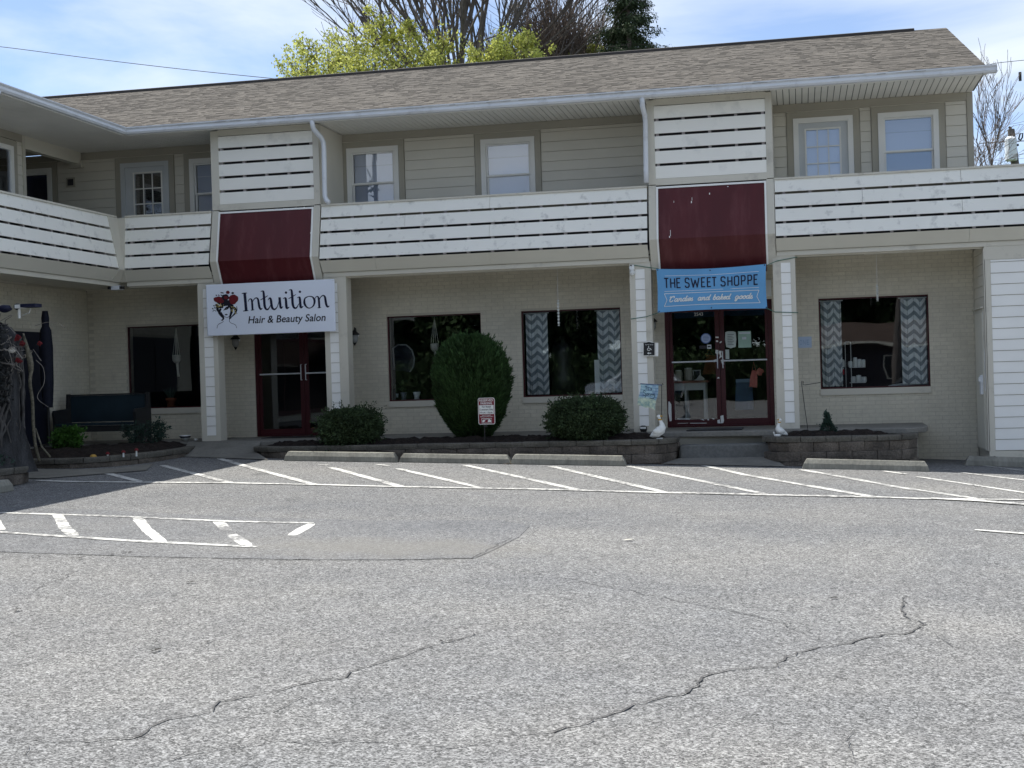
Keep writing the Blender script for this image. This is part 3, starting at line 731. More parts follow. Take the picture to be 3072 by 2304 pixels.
obj('beam', B(-13.1, -12.965, 21.535, 23.42, 5.63, 5.855), beigeb, bld)

# roof --------------------------------------------------------------
EY, EZ_, RY, RZ = 21.74, 5.90, 27.0, 7.74
XR = 2.87
sl = (RZ-EZ_)/(RY-EY)
def rz(y): return EZ_+(y-EY)*sl
rf = MB()
rf.poly([(-11.2, EY, rz(EY)-.02), (XR, EY, rz(EY)-.02), (XR, RY, RZ-.02), (-11.2-(RY-EY), RY, RZ-.02)])
rf.poly([(-16.5, RY, RZ-.02), (XR, RY, RZ-.02), (XR, 32.6, EZ_-.1), (-16.5, 32.6, EZ_-.1)][::-1][::-1])
rf.poly([(-11.2, EY, rz(EY)-.02), (-16.46, RY, RZ-.02), (-16.46, 6, RZ-.02), (-11.2, 6, rz(EY)-.02)])
roof = obj('roof', rf, ridgem, bld)
obj('rear_wall', MB().box(-17, 2.86, 32.2, 32.4, -.2, 5.8).box(-17.2, -17, 6, 32.2, -.2, 5.85).box(2.69, 8, 31.9, 32.1, -.2, 3.3).box(7.8, 8, 23.9, 31.9, -.2, 3.3), sidu, bld)
obj('deck_roof', B(2.88, 8.1, 23.52, 32.1, 3.3, 3.36), ridgem, bld)
sh = MB(); NR = 40; sL = sqrt((RY-EY)**2+(RZ-EZ_)**2)
for r_ in range(NR):
    y0 = EY-.02+(RY-EY+.02)*r_/NR; y1 = EY-.02+(RY-EY+.02)*(r_+1)/NR+.02
    x = XR-random.random()*.1
    left = -11.2-(y0-EY)
    first = True
    while x > left:
        w = random.choice((.07, .1, .13, .16, .2)); a = max(left, x-w); t = random.choice((.003, .006, .010)); xr = XR if first else x; first = False
        b0, b1 = rz(y0)+t, rz(y1)+.001
        jz = random.uniform(-.006, .006)
        i = len(sh.v); sh.v += [(a, y0+jz, rz(y0+jz)+t), (xr, y0+jz, rz(y0+jz)+t), (xr, y1, b1), (a, y1, b1), (a, y0+jz, rz(y0)-.008), (xr, y0+jz, rz(y0)-.008)]
        sh.f += [(i, i+1, i+2, i+3), (i+4, i+5, i+1, i), (i+4, i, i+3), (i+5, i+2, i+1)]
        x = a
obj('shingle', sh, roofm, roof, kind='stuff')
rv = MB(); rv.prism([(RY-.17, RZ-.06), (RY-.16, RZ+.0), (RY, RZ+.045), (RY+.16, RZ+.0), (RY+.17, RZ-.06)], 'x', -16.5, 2.28); obj('ridge_cap', rv, ridgem, roof)
rk = MB(); rk.prism([(EY+.02, EZ_-.13), (EY+.02, EZ_-.025), (RY, RZ-.025), (RY, RZ-.16)], 'x', XR-.045, XR-.012); obj('rake_board', rk, trim, roof)
wrf = MB()
# fascia + gutter
fa = obj('fascia', B(-11.22, XR+.02, 21.85, 21.88, 5.79, 5.92), soffitm, bld); obj('fascia', B(-11.30, -11.27, 6, 21.85, 5.79, 5.92), soffitm, bld)
gp = [(21.848, 5.80), (21.76, 5.80), (21.735, 5.83), (21.74, 5.87), (21.71, 5.895), (21.71, 5.91), (21.722, 5.91), (21.722, 5.9), (21.755, 5.872), (21.75, 5.83), (21.77, 5.812), (21.848, 5.812)]
gt = obj('gutter', MB().prism(gp, 'x', -11.2, 3.02), gutterm, bld); fixn(gt)
obj('gutter_end', B(3.02, 3.024, 21.72, 21.848, 5.80, 5.91), gutterm, gt)
gp2 = [(-11.2-(21.848-a)+.0-.0, b) for a, b in gp]
gp2 = [(-11.15-(a-21.71)*1.0, b) for a, b in gp]
fixn(obj('gutter', MB().prism(gp2, 'y', 6, 21.74), gutterm, bld))
# soffit panels
sp = MB(); sp.prism([(0, 0), (.0865, 0), (.0885, .003), (.0885, .012), (0, .012)], 'y', 0, 1.62); mesp = bpy.data.meshes.new('soffit_panel'); mesp.from_pydata(sp.v, [], sp.f); mesp.materials.append(soffitm)
sof = obj('soffit', B(-13, 2.9, 21.88, 23.49, 5.865, 5.88), mat('soffit_groove', (.16, .16, .155), .8), bld)
x = -12.9
while x < 2.8:
    o = bpy.data.objects.new('soffit_panel', mesp); col.objects.link(o); o.parent = sof; o.location = (x-bld.location.x, 21.882-bld.location.y, 5.852-bld.location.z); x += .1005
    if x < -11.25:   # trimmed at the wing: shorter run
        o.scale.y = max(.05, (23.49-(21.88+(-11.25-x)))/1.62); o.location.y = 23.49-1.62*o.scale.y-bld.location.y
obj('soffit_strip', B(-11.2, 2.9, 21.845, 21.90, 5.846, 5.8515), soffitm, sof)
sof2 = obj('soffit', B(-14.5, -11.28, 6, 21.87, 5.865, 5.88), MATS['soffit_groove'], bld)
sp = MB(); sp.prism([(0, 0), (.0865, 0), (.0885, .003), (.0885, .012), (0, .012)], 'x', 0, 1.75); me2 = bpy.data.meshes.new('soffit_panel'); me2.from_pydata(sp.v, [], sp.f); me2.materials.append(soffitm)
y = 12.0
while y < 23.4:
    o = bpy.data.objects.new('soffit_panel', me2); col.objects.link(o); o.parent = sof2
    lx = 0 if y < 21.9 else (y-21.9)
    o.scale.x = max(.02, (1.72-lx)/1.75); o.location = (-13.0-bld.location.x, y-bld.location.y, 5.849-bld.location.z); y += .1005
# wing roof edge behind gutter
# downspouts
def downspout(p, tilt):
    mb = MB(); mb.tube(p, .042, 8); o = obj('downspout', mb, gutterm, bld, smooth=True); return o
downspout([at(936, 358, 21.79), at(937, 372, 21.79), at(941, 388, 21.82), at(963, 412, 22.03), at(970, 426, 22.09), at(972, 445, 22.1), at(974, 560, 22.1), at(975, 588, 22.09), at(980, 602, 22.06), at(987, 608, 22.04)], 0)
downspout([at(1926, 283, 21.79), at(1927, 318, 21.82), at(1934, 345, 22.03), at(1936, 365, 22.1), at(1938, 510, 22.1), at(1939, 548, 22.1)], 0)
downspout([(-11.2, 17.95, 5.80), (-11.25, 17.95, 5.7), (-11.5, 17.95, 5.5)], 0)

# balcony railings -----------------------------------------------------
def lean(z):                      # outward offset of the railing face at height z
    if z >= 3.50: return .0+.20*(4.46-z)/(4.46-3.50)
    return .20*(z-3.25)/.25
BZ = [(4.235, 4.43), (3.998, 4.195), (3.762, 3.957), (3.527, 3.722)]
def rail_boards(par, fx, u0, u1, joints, m=None):
    """fx(u, out, z) -> point; u along the rail"""
    def bd(name, a, b, zl, zh, mt, t=.022):
        mb = MB(); P = lambda u, z, d: fx(u, lean(z)-d, z)
        mb.hexa([P(a, zl, 0), P(b, zl, 0), P(b, zl, t), P(a, zl, t)], [P(a, zh, 0), P(b, zh, 0), P(b, zh, t), P(a, zh, t)])
        return fixn(obj(name, mb, mt, par))
    for i, (zl, zh) in enumerate(BZ):
        js = [u0]+sorted(j for j in joints[i] if u0 < j < u1)+[u1]
        for a, b in zip(js[:-1], js[1:]): bd('railing_board', a+.0025, b-.0025, zl, zh, railw)
    js = [u0]+sorted(j for j in joints[4] if u0 < j < u1)+[u1]
    for a, b in zip(js[:-1], js[1:]): bd('fascia_board', a+.002, b-.002, 3.305, 3.492, beigeb)
    n = int((u1-u0)/.405); st = MB()
    for k in range(n+1):
        u = u0+.12+k*.405
        if u > u1-.05: break
        P = lambda u, z, d: fx(u, lean(z)-d, z)
        mb = MB(); mb.hexa([P(u, 3.5, .0235), P(u+.045, 3.5, .0235), P(u+.045, 3.5, .10), P(u, 3.5, .10)], [P(u, 4.42, .0235), P(u+.045, 4.42, .0235), P(u+.045, 4.42, .10), P(u, 4.42, .10)])
        fixn(obj('baluster', mb, studm, par))
    P = lambda u, z, d: fx(u, lean(z)-d, z)
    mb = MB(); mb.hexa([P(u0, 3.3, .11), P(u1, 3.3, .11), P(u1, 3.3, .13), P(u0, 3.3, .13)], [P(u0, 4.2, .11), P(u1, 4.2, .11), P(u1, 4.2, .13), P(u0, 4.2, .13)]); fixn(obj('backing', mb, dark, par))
    mb = MB(); mb.hexa([P(u0, 4.2, .11), P(u1, 4.2, .11), P(u1, 4.2, .13), P(u0, 4.2, .13)], [P(u0, 4.43, .11), P(u1, 4.43, .11), P(u1, 4.43, .13), P(u0, 4.43, .13)]); fixn(obj('inner_board', mb, trim, par))
def front(u, out, z): return (u, YC-out, z)
def side(u, out, z): return (-11.64+out, u, z)
def railing(x0, x1, joints, nm='railing'):
    r = obj(nm, B(x0, x1, YC-.03, YC+.14, 4.432, 4.462), beige, bld); rail_boards(r, front, x0, x1, joints)
    obj('bottom_trim', B(x0, x1, YC-.012, YC+.06, 3.226, 3.30), beige, r)
    obj('lower_lip', B(x0, x1, YC+.06, YC+.09, 3.20, 3.29), beige, r); return r
railing(-7.86, -2.33, [[-4.93], [-6.38], [-4.93], [], [-4.93, -6.9]])
railing(-.31, 7.5, [[2.51, 5.3], [1.03, 4.3], [2.51, 5.3], [3.4], [2.6]])
railing(-11.475, -9.86, [[], [], [], [], []])
# wing railing
wr = obj('railing', B(-11.78, -11.61, 6, 22.15, 4.432, 4.462), beige, bld)
rail_boards(wr, side, 6, 21.85, [[17.3], [19.3], [16.8], [], []]); obj('bottom_trim', B(-11.70, -11.628, 6, 22.19, 3.226, 3.30), beige, wr)
# corner wedge
P1, P2 = (-11.30, YC), (-11.64, 21.82)
cw = MB()
for z in (3.30, 3.50, 4.43):
    o = lean(z)+.016; mx_, my_ = -11.64+o, YC-o
    cw.v += [(mx_, 21.845, z), (mx_, my_, z), (max(-11.47, mx_+.01), my_, z), (max(-11.47, mx_+.01), my_+.05, z), (mx_-.05, my_+.05, z), (mx_-.05, 21.845, z)]
for k in range(2):
    for q in range(6): a = k*6+q; b = k*6+(q+1) % 6; cw.f.append((a, b, b+6, a+6))
cw.f.append(tuple(range(12, 18)))
fixn(obj('corner_cover', cw, beige, bld))
cf = obj('corner_floodlight', B(-11.66, -11.50, 21.95, 22.1, 3.16, 3.23), gutterm, bld); obj('lamp_head', MB().box(-11.70, -11.66, 21.9, 22.0, 3.17, 3.22).box(-11.50, -11.45, 21.95, 22.05, 3.17, 3.22), black, cf)

# screen boxes with maroon panels
def screen(x0, x1, sx0, sx1):
    s_ = obj('slatted_screen', MB().box(x0, sx0-.001, YC, YC+.12, 4.47, 5.83).box(sx1+.001, x1, YC, YC+.12, 4.47, 5.83).box(sx0-.001, sx1+.001, YC+.002, YC+.06, 5.74, 5.845).box(sx0-.001, sx1+.001, YC+.002, YC+.06, 4.455, 4.562), beige, bld)
    for k in range(5):
        z0 = 4.565+.25*(k) ; z1 = z0+.205 if k < 4 else 5.738
        if k == 4: z0 = 5.535
        z0 = 4.565+k*.2415; z1 = z0+.198
        obj('screen_board', B(sx0, sx1, YC+.006, YC+.028, z0, z1), white, s_)
    n = 4
    for k in range(n+1):
        u = sx0+.02+(sx1-sx0-.085)*k/n; obj('stud', B(u, u+.045, YC+.0285, YC+.09, 4.565, 5.738), studm, s_)
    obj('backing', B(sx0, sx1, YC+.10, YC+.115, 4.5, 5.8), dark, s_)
    if True:   # box sides
        obj('side_panel', B(x0+.003, x0+.03, YC+.12, YW-.03, 3.43, 5.84), sidu, s_); obj('side_panel', B(x1-.03, x1-.003, YC+.12, YW-.03, 3.43, 5.84), sidu, s_)
    # vent dots strip on top
    for k in range(19):
        pass
    # leaning posts + maroon panel below
    rp_ = MB()
    def F(x, z, d): return (x, YC-lean2(z)+d, z)
    return s_
def lean2(z):
    if z >= 3.57: return .18*(4.46-z)/(4.46-3.57)
    return .18-.2*(3.57-z)/.42
def slab(mb, x0, x1, z0, z1, d0, d1):
    F = lambda x, z, d: (x, YC-lean2(z)+d, z)
    mb.hexa([F(x0, z0, d0), F(x1, z0, d0), F(x1, z0, d1), F(x0, z0, d1)], [F(x0, z1, d0), F(x1, z1, d0), F(x1, z1, d1), F(x0, z1, d1)])
def canopy(x0, x1, zb, chips):
    mb = MB()
    for a, b in ((x0, x0+.115), (x1-.115, x1)):
        slab(mb, a, b, 3.57, 4.455, 0, .1); slab(mb, a, b, zb, 3.57, 0, .1)
    c = fixn(obj('canopy', mb, beige, bld))
    i0, i1 = x0+.118, x1-.118
    mb = MB(); slab(mb, i0, i0+.03, 3.57, 4.43, -.012, .02); slab(mb, i0, i0+.03, zb, 3.57, -.012, .02); slab(mb, i1-.03, i1, 3.57, 4.43, -.012, .02); slab(mb, i1-.03, i1, zb, 3.57, -.012, .02); slab(mb, i0+.03, i1-.03, 4.40, 4.43, -.012, .02)
    fixn(obj('white_edging', mb, whiteclean, c))
    mb = MB(); slab(mb, i0+.031, i1-.031, 3.57, 4.398, .0, .02); fixn(obj('maroon_panel', mb, redpanel, c))
    mb = MB(); slab(mb, i0+.031, i1-.031, zb-.1, 3.57, .0, .02); fixn(obj('lower_panel', mb, redpanel, c))
    if chips:
        mb = MB()
        for (cx, cz, w, h) in chips:
            slab(mb, cx-w/2, cx+w/2, cz-h/2, cz+h/2, -.0015, 0)
        fixn(obj('paint_chip', mb, whiteclean, c))
    return c
screen(-9.84, -7.88, -9.70, -7.99); screen(-2.30, -.32, -2.185, -.425)
canopy(-9.84, -7.88, 3.12, [(-8.03, 3.98, .02, .03)])
canopy(-2.30, -.32, 3.10, [(-1.9, 4.17, .006, .03), (-1.62, 4.15, .014, .035), (-1.61, 4.2, .006, .05), (-1.33, 4.27, .012, .03), (-1.04, 4.39-.02, .02, .012), (-1.96, 3.66, .006, .10), (-1.975, 3.6, .012, .03)])
dots = MB()
for x0, x1 in ((-9.84, -7.88), (-2.30, -.32)):
    n = 18
    for k in range(n): x = x0+.05+(x1-x0-.1)*k/(n-1); dots.box(x-.008, x+.008, YC-.045, YC-.03, 5.846, 5.851)
obj('soffit_vent_holes', dots, dark, sof, kind='stuff')

# interiors
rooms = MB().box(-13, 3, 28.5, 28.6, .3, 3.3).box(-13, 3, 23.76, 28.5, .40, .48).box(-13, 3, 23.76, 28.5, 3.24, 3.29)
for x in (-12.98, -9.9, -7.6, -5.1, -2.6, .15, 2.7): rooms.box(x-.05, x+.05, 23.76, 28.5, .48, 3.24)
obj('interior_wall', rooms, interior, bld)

# shop windows
for i, (x0, x1, z0, z1) in enumerate(WIN):
    fr = MB(); t = .022 if i else .02; casing(fr, x0+t, x1-t, z0+t, z1-t, t, YW+.05, YW+.10)
    w = obj('shop_window', fr, red, bld)
    obj('pane', B(x0+t, x1-t, YW+.07, YW+.076, z0+t, z1-t), g_shop, w)
    obj('sill', B(x0-.005, x1+.005, YW-.03, YW+.05, z0-.105, z0-.002), beige, w)
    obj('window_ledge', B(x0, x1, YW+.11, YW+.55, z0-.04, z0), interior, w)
def flat_on(par, name, pts, Y, m):
    mb = MB(); mb.poly([at(p[0], p[1], Y) for p in pts]); return obj(name, mb, m, par)
# shop doors
def shopdoor(x0, x1, xm, z0, z1, j, bar):
    st = .115
    fr = MB().box(x0, x0+j, YW+.02, YW+.11, z0, z1).box(x1-j, x1, YW+.02, YW+.11, z0, z1).box(x0+j, x1-j, YW+.02, YW+.11, z1-j, z1).box(x0+j, x1-j, YW+.03, YW+.12, z0, z0+.02)
    d = obj('shop_door', fr, red, bld)
    for k, (a, b) in enumerate(((x0+j+.004, xm-.004), (xm+.004, x1-j-.004))):
        lw = .05 if k == 0 else .075; rw = .075 if k == 0 else .05
        m_ = MB().box(a, a+lw, YW+.035, YW+.08, z0+.024, z1-j-.004).box(b-rw, b, YW+.035, YW+.08, z0+.024, z1-j-.004).box(a+lw, b-rw, YW+.035, YW+.08, z0+.024, z0+.13).box(a+lw, b-rw, YW+.035, YW+.08, z1-j-.10, z1-j-.004)
        obj('door_leaf', m_, red, d); obj('pane', B(a+lw, b-rw, YW+.055, YW+.061, z0+.13, z1-j-.10), g_shop, d)
        obj('push_bar', MB().tube([(a+lw*.6, YW+.0, bar), (b-rw*.6, YW+.0, bar)], .0135, 8), gutterm, d)
        obj('pull_handle', MB().tube([((b-.04) if k == 0 else (a+.04), YW+.035, bar-.12), ((b-.04) if k == 0 else (a+.04), YW-.015, bar-.12), ((b-.04) if k == 0 else (a+.04), YW-.015, bar+.16), ((b-.04) if k == 0 else (a+.04), YW+.035, bar+.16)], .009, 6), gutterm, d)
    return d
shopdoor(-9.69, -7.92, -8.76, SL+.004, 2.62, .06, 1.62)
sw = shopdoor(-2.235, -.43, -1.315, SL+.004, 2.62, .07, 1.605)
text('house_number', '2543', lambda u, v, o: (u, YW+.052-o, v), -1.66, 2.385, .055, ceramic, sw)
# stickers on the sweet shop door
TD = lambda Y: (lambda u, v, o: (u, Y-o, v))
def disc(mb, cx, cz, r, Y, n=24): mb.poly([(cx+r*cos(2*pi*k/n), Y, cz+r*sin(2*pi*k/n)) for k in range(n)])
p = at(2117, 1015, YW); s_ = MB(); disc(s_, p[0], p[2], .088, YW+.0535); bs = obj('door_sticker', s_, mat('sticker_blue', (.10, .17, .42), .5), sw)
s_ = MB(); disc(s_, p[0], p[2], .074, YW+.0525); obj('sticker_face', s_, mat('sticker_pale', (.42, .52, .72), .5), bs)
text('sticker_text', 'OPEN', lambda u, v, o: (u, YW+.0515, v), p[0], p[2]-.02, .035, MATS['sticker_blue'], bs) if False else None
s_ = MB()
for k in range(4): s_.box(p[0]-.05+.008*(k in (0, 3)), p[0]+.05-.008*(k in (0, 3)), YW+.0515, YW+.052, p[2]+.035-.024*k, p[2]+.041-.024*k)
obj('sticker_line', s_, MATS['sticker_blue'], bs)
def rect_on(name, x0, y0, x1, y1, Y, m, par): 
    a = at(x0, y0, Y); b = at(x1, y1, Y); return obj(name, B(a[0], b[0], Y-.002, Y, b[2], a[2]), m, par)
rect_on('door_sticker', 2098, 1037, 2119, 1046, YW+.0535, mat('sticker_dark', (.03, .03, .04), .5), sw); q = rect_on('door_sticker', 2121, 1034, 2134, 1046, YW+.0535, paper, sw)
rect_on('sticker_text', 2123, 1038, 2132, 1042, YW+.0510, ink, q)
hp = [(2176, 997), (2183, 994), (2200, 994), (2207, 997), (2209, 1018), (2207, 1040), (2192, 1045), (2179, 1041), (2175, 1020)]
hb = flat_on(sw, 'hours_board', hp, YW+.0535, mat('hours_paper', (.50, .57, .55), .7)); s_ = MB()
for k in range(7):
    a = at(2182, 1004+k*5, YW); b = at(2201, 1004+k*5, YW); s_.box(a[0], b[0]-(.02 if k % 2 else 0), YW+.0515, YW+.0520, a[2]-.004, a[2]+.004)
obj('hours_text', s_, mat('grey_ink', (.08, .09, .10), .7), hb)
ps = rect_on('door_poster', 2214, 994, 2254, 1042, YW+.0535, mat('poster_green', (.34, .50, .42), .7), sw)
rect_on('poster_patch', 2226, 1011, 2239, 1018, YW+.0510, paper, ps); rect_on('poster_band', 2217, 997, 2251, 1001, YW+.0510, paper, ps)
rect_on('door_note', 2176, 1049, 2188, 1077, YW+.0535, MATS['hours_paper'], sw)
# peeled maroon paint showing white
chips = [[(2147, 1010), (2156, 1010), (2156, 1014), (2146, 1014)], [(2148, 1021), (2154, 1021), (2155, 1026), (2148, 1026)], [(2159, 1026), (2165, 1023), (2164, 1028), (2159, 1030)],
         [(2147, 1050), (2155, 1050), (2155, 1063), (2150, 1063), (2146, 1058)], [(2158, 1052), (2165, 1053), (2163, 1062), (2166, 1070), (2157, 1076), (2160, 1066), (2156, 1058)],
         [(2141, 1080), (2151, 1077), (2149, 1083), (2143, 1087), (2140, 1086)], [(2162, 1080), (2171, 1077), (2172, 1094), (2166, 1092)], [(2152, 1132), (2157, 1131), (2159, 1135), (2152, 1136)],
         [(2161, 1248), (2170, 1245), (2172, 1262), (2170, 1269), (2163, 1270)], [(2152, 1261), (2159, 1258), (2162, 1270), (2153, 1270)], [(2005, 1205), (2008, 1204), (2014, 1213), (2015, 1262), (2009, 1264), (2005, 1238)],
         [(2030, 1256), (2074, 1255.5), (2068, 1258), (2036, 1258.5)], [(2099, 1257), (2110, 1258), (2113, 1262)], [(2121, 1257), (2127, 1257), (2127, 1261), (2123, 1261)], [(2136, 1254), (2146, 1257), (2139, 1259)], [(2033, 1269.5), (2064, 1269), (2064, 1270), (2033, 1270.6)], [(2070, 1269), (2120, 1268.5), (2120, 1270), (2070, 1270.5)]]
s_ = MB()
for c in chips: s_.poly([at(a, b, YW+.018 if a < 2020 else YW+.033) for a, b in c])
obj('peeled_paint', s_, ceramic, sw)

# ------------------------------------------------------------------ SIGNS
navy = mat('sign_navy', (.008, .010, .035), .5, 0, 1.)
signface = mat('sign_face', (0.74, 0.79, 0.88), .4, .03, 1.2)
rosem = mat('rose_red', (.13, .008, .014), .6, .3, 40.)
yel = mat('blossom_yellow', (.55, .45, .15), .6, 0, 1.)
sx0, sx1, sz0, sz1, SY = -9.945, -7.63, 2.30, 3.18, 22.06
sg = thing('salon_sign', 'white salon sign with a woman in red roses, above the dark doors', 'sign', (-8.79, SY, sz0))
bd = obj('sign_board', B(sx0, sx1, SY, SY+.03, sz0, sz1), signface, sg); bevel(bd, .008)
# picture coordinates of the sign crop (2212 x 940) -> sign plane
def TS(u, v, o):
    # u,v are crop pixels; the crop shows the board as a slightly skewed quad
    fu = (u-45)/(2172-45); top = 78-fu*70; bot = 915-fu*55; fv = (v-top)/(bot-top)
    return (sx0+fu*(sx1-sx0), SY-.0012-o, sz1-fv*(sz1-sz0))
L_ = MB()
def st(pts, w=14, **k): stroke(L_, pts, TS, w, **k)
# I
st([(695, 220), (712, 510)], 46, smooth=False); st([(645, 226, 10), (690, 222, 20), (735, 218, 10)], 14); st([(658, 514, 10), (705, 508, 20), (748, 505, 10)], 14)
def n_(x, y, s=1.):
    st([(x, y+45, 8), (x+20, y+10, 12), (x+45, y, 18), (x+62, y+25, 30), (x+68, y+90, 34), (x+70, y+180, 30)], 20); st([(x+40, y+186, 8), (x+72, y+182, 16), (x+100, y+178, 8)], 12)
    st([(x+68, y+70, 10), (x+95, y+15, 14), (x+135, y-15, 18), (x+165, y+5, 30), (x+175, y+60, 36), (x+185, y+130, 36), (x+205, y+170, 28), (x+235, y+155, 10)], 20)
n_(748, 315)
def t_(x, y):   # x: stem, y: top
    st([(x-42, y+8, 8), (x-10, y, 20), (x+5, y+20, 34), (x+12, y+120, 40), (x+16, y+230, 40), (x+35, y+290, 34), (x+75, y+295, 22), (x+120, y+225, 8)], 34); st([(x-50, y+145, 10), (x+10, y+115, 16), (x+75, y+75, 8)], 14)
t_(1005, 190)
st([(1078, 340, 8), (1110, 305, 20), (1128, 330, 36), (1135, 400, 40), (1150, 470, 36), (1190, 490, 24), (1235, 440, 12), (1270, 330, 12)], 24); st([(1272, 295, 40), (1280, 400, 38), (1290, 470, 30), (1325, 445, 8)], 34)
def i_(x, y):
    st([(x-45, y+15, 8), (x-12, y, 18), (x, y+20, 36), (x+6, y+120, 40), (x+15, y+170, 34), (x+55, y+150, 8)], 30); blob(L_, (x+6, y-85), 20, TS)
i_(1375, 305); t_(1470, 175); i_(1605, 295)
st([(1750, 285, 12), (1690, 320, 22), (1680, 400, 36), (1720, 465, 22), (1775, 475, 14), (1830, 430, 24), (1845, 350, 36), (1810, 295, 20), (1750, 285, 12)], 20)
n_(1850, 290)
obj('lettering', L_, navy, sg)
text('tagline', 'Hair & Beauty Salon', lambda u, v, o: TS(u+ (v)*.16, 715-(u-740)*.022-v, .002), 740, 0, 118, ink, sg, align='LEFT', width=1270, bold=.012)
# woman and roses
L_ = MB()
st([(322, 570), (350, 600), (385, 615), (420, 600), (440, 565), (455, 520)], 7); st([(295, 520), (305, 545), (322, 572)], 7)
st([(330, 680), (290, 700), (235, 730), (212, 790)], 7); st([(420, 670), (450, 705), (520, 735), (545, 790)], 7)
for p in ([(290, 470, 30), (260, 520, 46), (290, 570, 50), (325, 620, 34), (305, 660, 16), (285, 650, 8)], [(230, 430, 50), (235, 490, 40), (270, 540, 20)], [(430, 420, 30), (400, 470, 20), (345, 490, 8)], [(440, 440, 14), (390, 450, 24), (330, 500, 6)],
          [(450, 430, 40), (470, 500, 44), (450, 570, 36), (425, 640, 12)], [(480, 440, 34), (530, 480, 44), (530, 540, 30), (480, 590, 18), (430, 640, 8)], [(210, 510, 10), (170, 495, 8), (150, 520, 8)], [(555, 430, 8), (560, 490, 12), (540, 540, 16)],
          [(430, 640, 10), (425, 680, 5)], [(200, 400, 30), (260, 440, 40), (330, 440, 40)], [(500, 430, 30), (440, 400, 50), (370, 400, 50), (300, 420, 40)], [(430, 610), (455, 640)], [(545, 540, 5), (565, 555, 5)]): st(p, 8)
for c in ((375, 567),): blob(L_, c, 24, TS, ry=11)
for c in ((220, 250), (262, 250), (305, 208), (330, 212), (153, 468), (190, 455), (175, 420), (305, 250), (495, 218)): blob(L_, c, 15, TS, ry=9, rot=.6)
blob(L_, (495, 216), 22, TS, ry=17); blob(L_, (370, 290), 70, TS, ry=50, jag=.3); blob(L_, (360, 370), 120, TS, ry=45, jag=.3)
pic = obj('portrait', L_, ink, sg)
L_ = MB(); _off[0] = 0
def blobr(c, r, ry=None, jag=.2): blob(L_, c, r, lambda u, v, o: TS(u, v, o+.004), ry=ry, jag=jag)
blobr((245, 320), 75, 50); blobr((300, 350), 50, 32); blobr((510, 310), 78, 72); blobr((500, 360), 55, 40); blobr((415, 203), 32, 28); blobr((380, 290), 34, 28)
obj('rose', L_, rosem, pic)
L_ = MB()
for k in range(26): blob(L_, (random.uniform(215, 350) if k % 2 else random.uniform(470, 550), random.uniform(395, 440) if k % 2 else random.uniform(440, 560)), random.uniform(6, 11), lambda u, v, o: TS(u, v, o+.008), n=6)
obj('blossom', L_, yel, pic, kind='stuff')
b_ = MB()
for u, v in ((50, 90), (60, 460), (70, 882), (2160, 30), (2172, 400), (2185, 835)): 
    p = TS(u, v, 0); b_.box(p[0]-.008, p[0]+.008, SY-.006, SY, p[2]-.008, p[2]+.008)
obj('screw', b_, gutterm, sg)

# sweet shop banner
bx0, bx1, bz0, bz1, BY = -2.205, -.475, 2.40, 3.10, 22.08
bn = thing('shop_banner', 'light blue sweet shop banner tied with green cords above the maroon doors', 'banner', (-1.34, BY, bz0))
banb = mat('banner_blue', (.125, .34, .60), .5, .05, 2.5)
def bsag(fu, fv):   # ripple of the vinyl
    return .02*sin(fu*7+fv*2)*fv+.012*sin(fv*6.+fu*3)
def bedge(fu, fv):
    x = bx0+fu*(bx1-bx0); z = bz1-fv*(bz1-bz0)
    z += -.03*sin(pi*fu)*(1-fv)+.018*sin(pi*fu)*fv; x += .012*sin(pi*fv)*(1-2*fu)
    return (x, BY+bsag(fu, fv)-.03, z)
g_ = MB(); nu, nv = 24, 10
for j in range(nv+1):
    for i in range(nu+1): g_.v.append(bedge(i/nu, j/nv))
for j in range(nv):
    for i in range(nu): a = j*(nu+1)+i; g_.f.append((a, a+1, a+nu+2, a+nu+1))
obj('banner_sheet', g_, banb, bn, smooth=True)
def TB(u, v, o):     # crop L3 pixels -> banner surface
    fu = (u-700)/(1738-700); top = 85-fu*45; bot = 498-fu*34; fv = (v-top)/(bot-top); p = bedge(fu, fv); return (p[0], p[1]-.004-o, p[2])
L_ = MB(); LW = 12
def wd(x, y, ch, s=1., h=92, w=58):
    def q(a, b): return (x+a*w*s, y+b*h-(a*w*s)*.045)
    S_ = dict(T=[[(0, 0), (1, 0)], [(.5, 0), (.5, 1)]], H=[[(.05, 0), (.05, 1)], [(.95, 0), (.95, 1)], [(.05, .5), (.95, .5)]], E=[[(.9, 0), (.1, 0), (.1, 1), (.9, 1)], [(.1, .48), (.75, .48)]],
              S=[[(.92, .2), (.92, .12), (.72, 0), (.25, 0), (.08, .12), (.08, .35), (.25, .47), (.72, .53), (.92, .66), (.92, .88), (.72, 1), (.25, 1), (.08, .88), (.08, .8)]],
              W=[[(0, 0), (.25, 1), (.5, .25), (.75, 1), (1, 0)]], O=[[(.25, 0), (.75, 0), (.95, .12), (.95, .88), (.75, 1), (.25, 1), (.05, .88), (.05, .12), (.25, 0)]],
              P=[[(.1, 1), (.1, 0), (.72, 0), (.92, .12), (.92, .42), (.72, .55), (.1, .55)]])[ch]
    for p in S_:
        Q = [np.array(q(*t)) for t in p]
        for k_, (a_, b_) in enumerate(zip(Q[:-1], Q[1:])):
            d_ = (b_-a_)/(np.linalg.norm(b_-a_)+1e-9)*LW*.38; stroke(L_, [a_-(d_ if k_ else 0), b_+(d_ if k_ < len(Q)-2 else 0)], TB, LW, smooth=False)
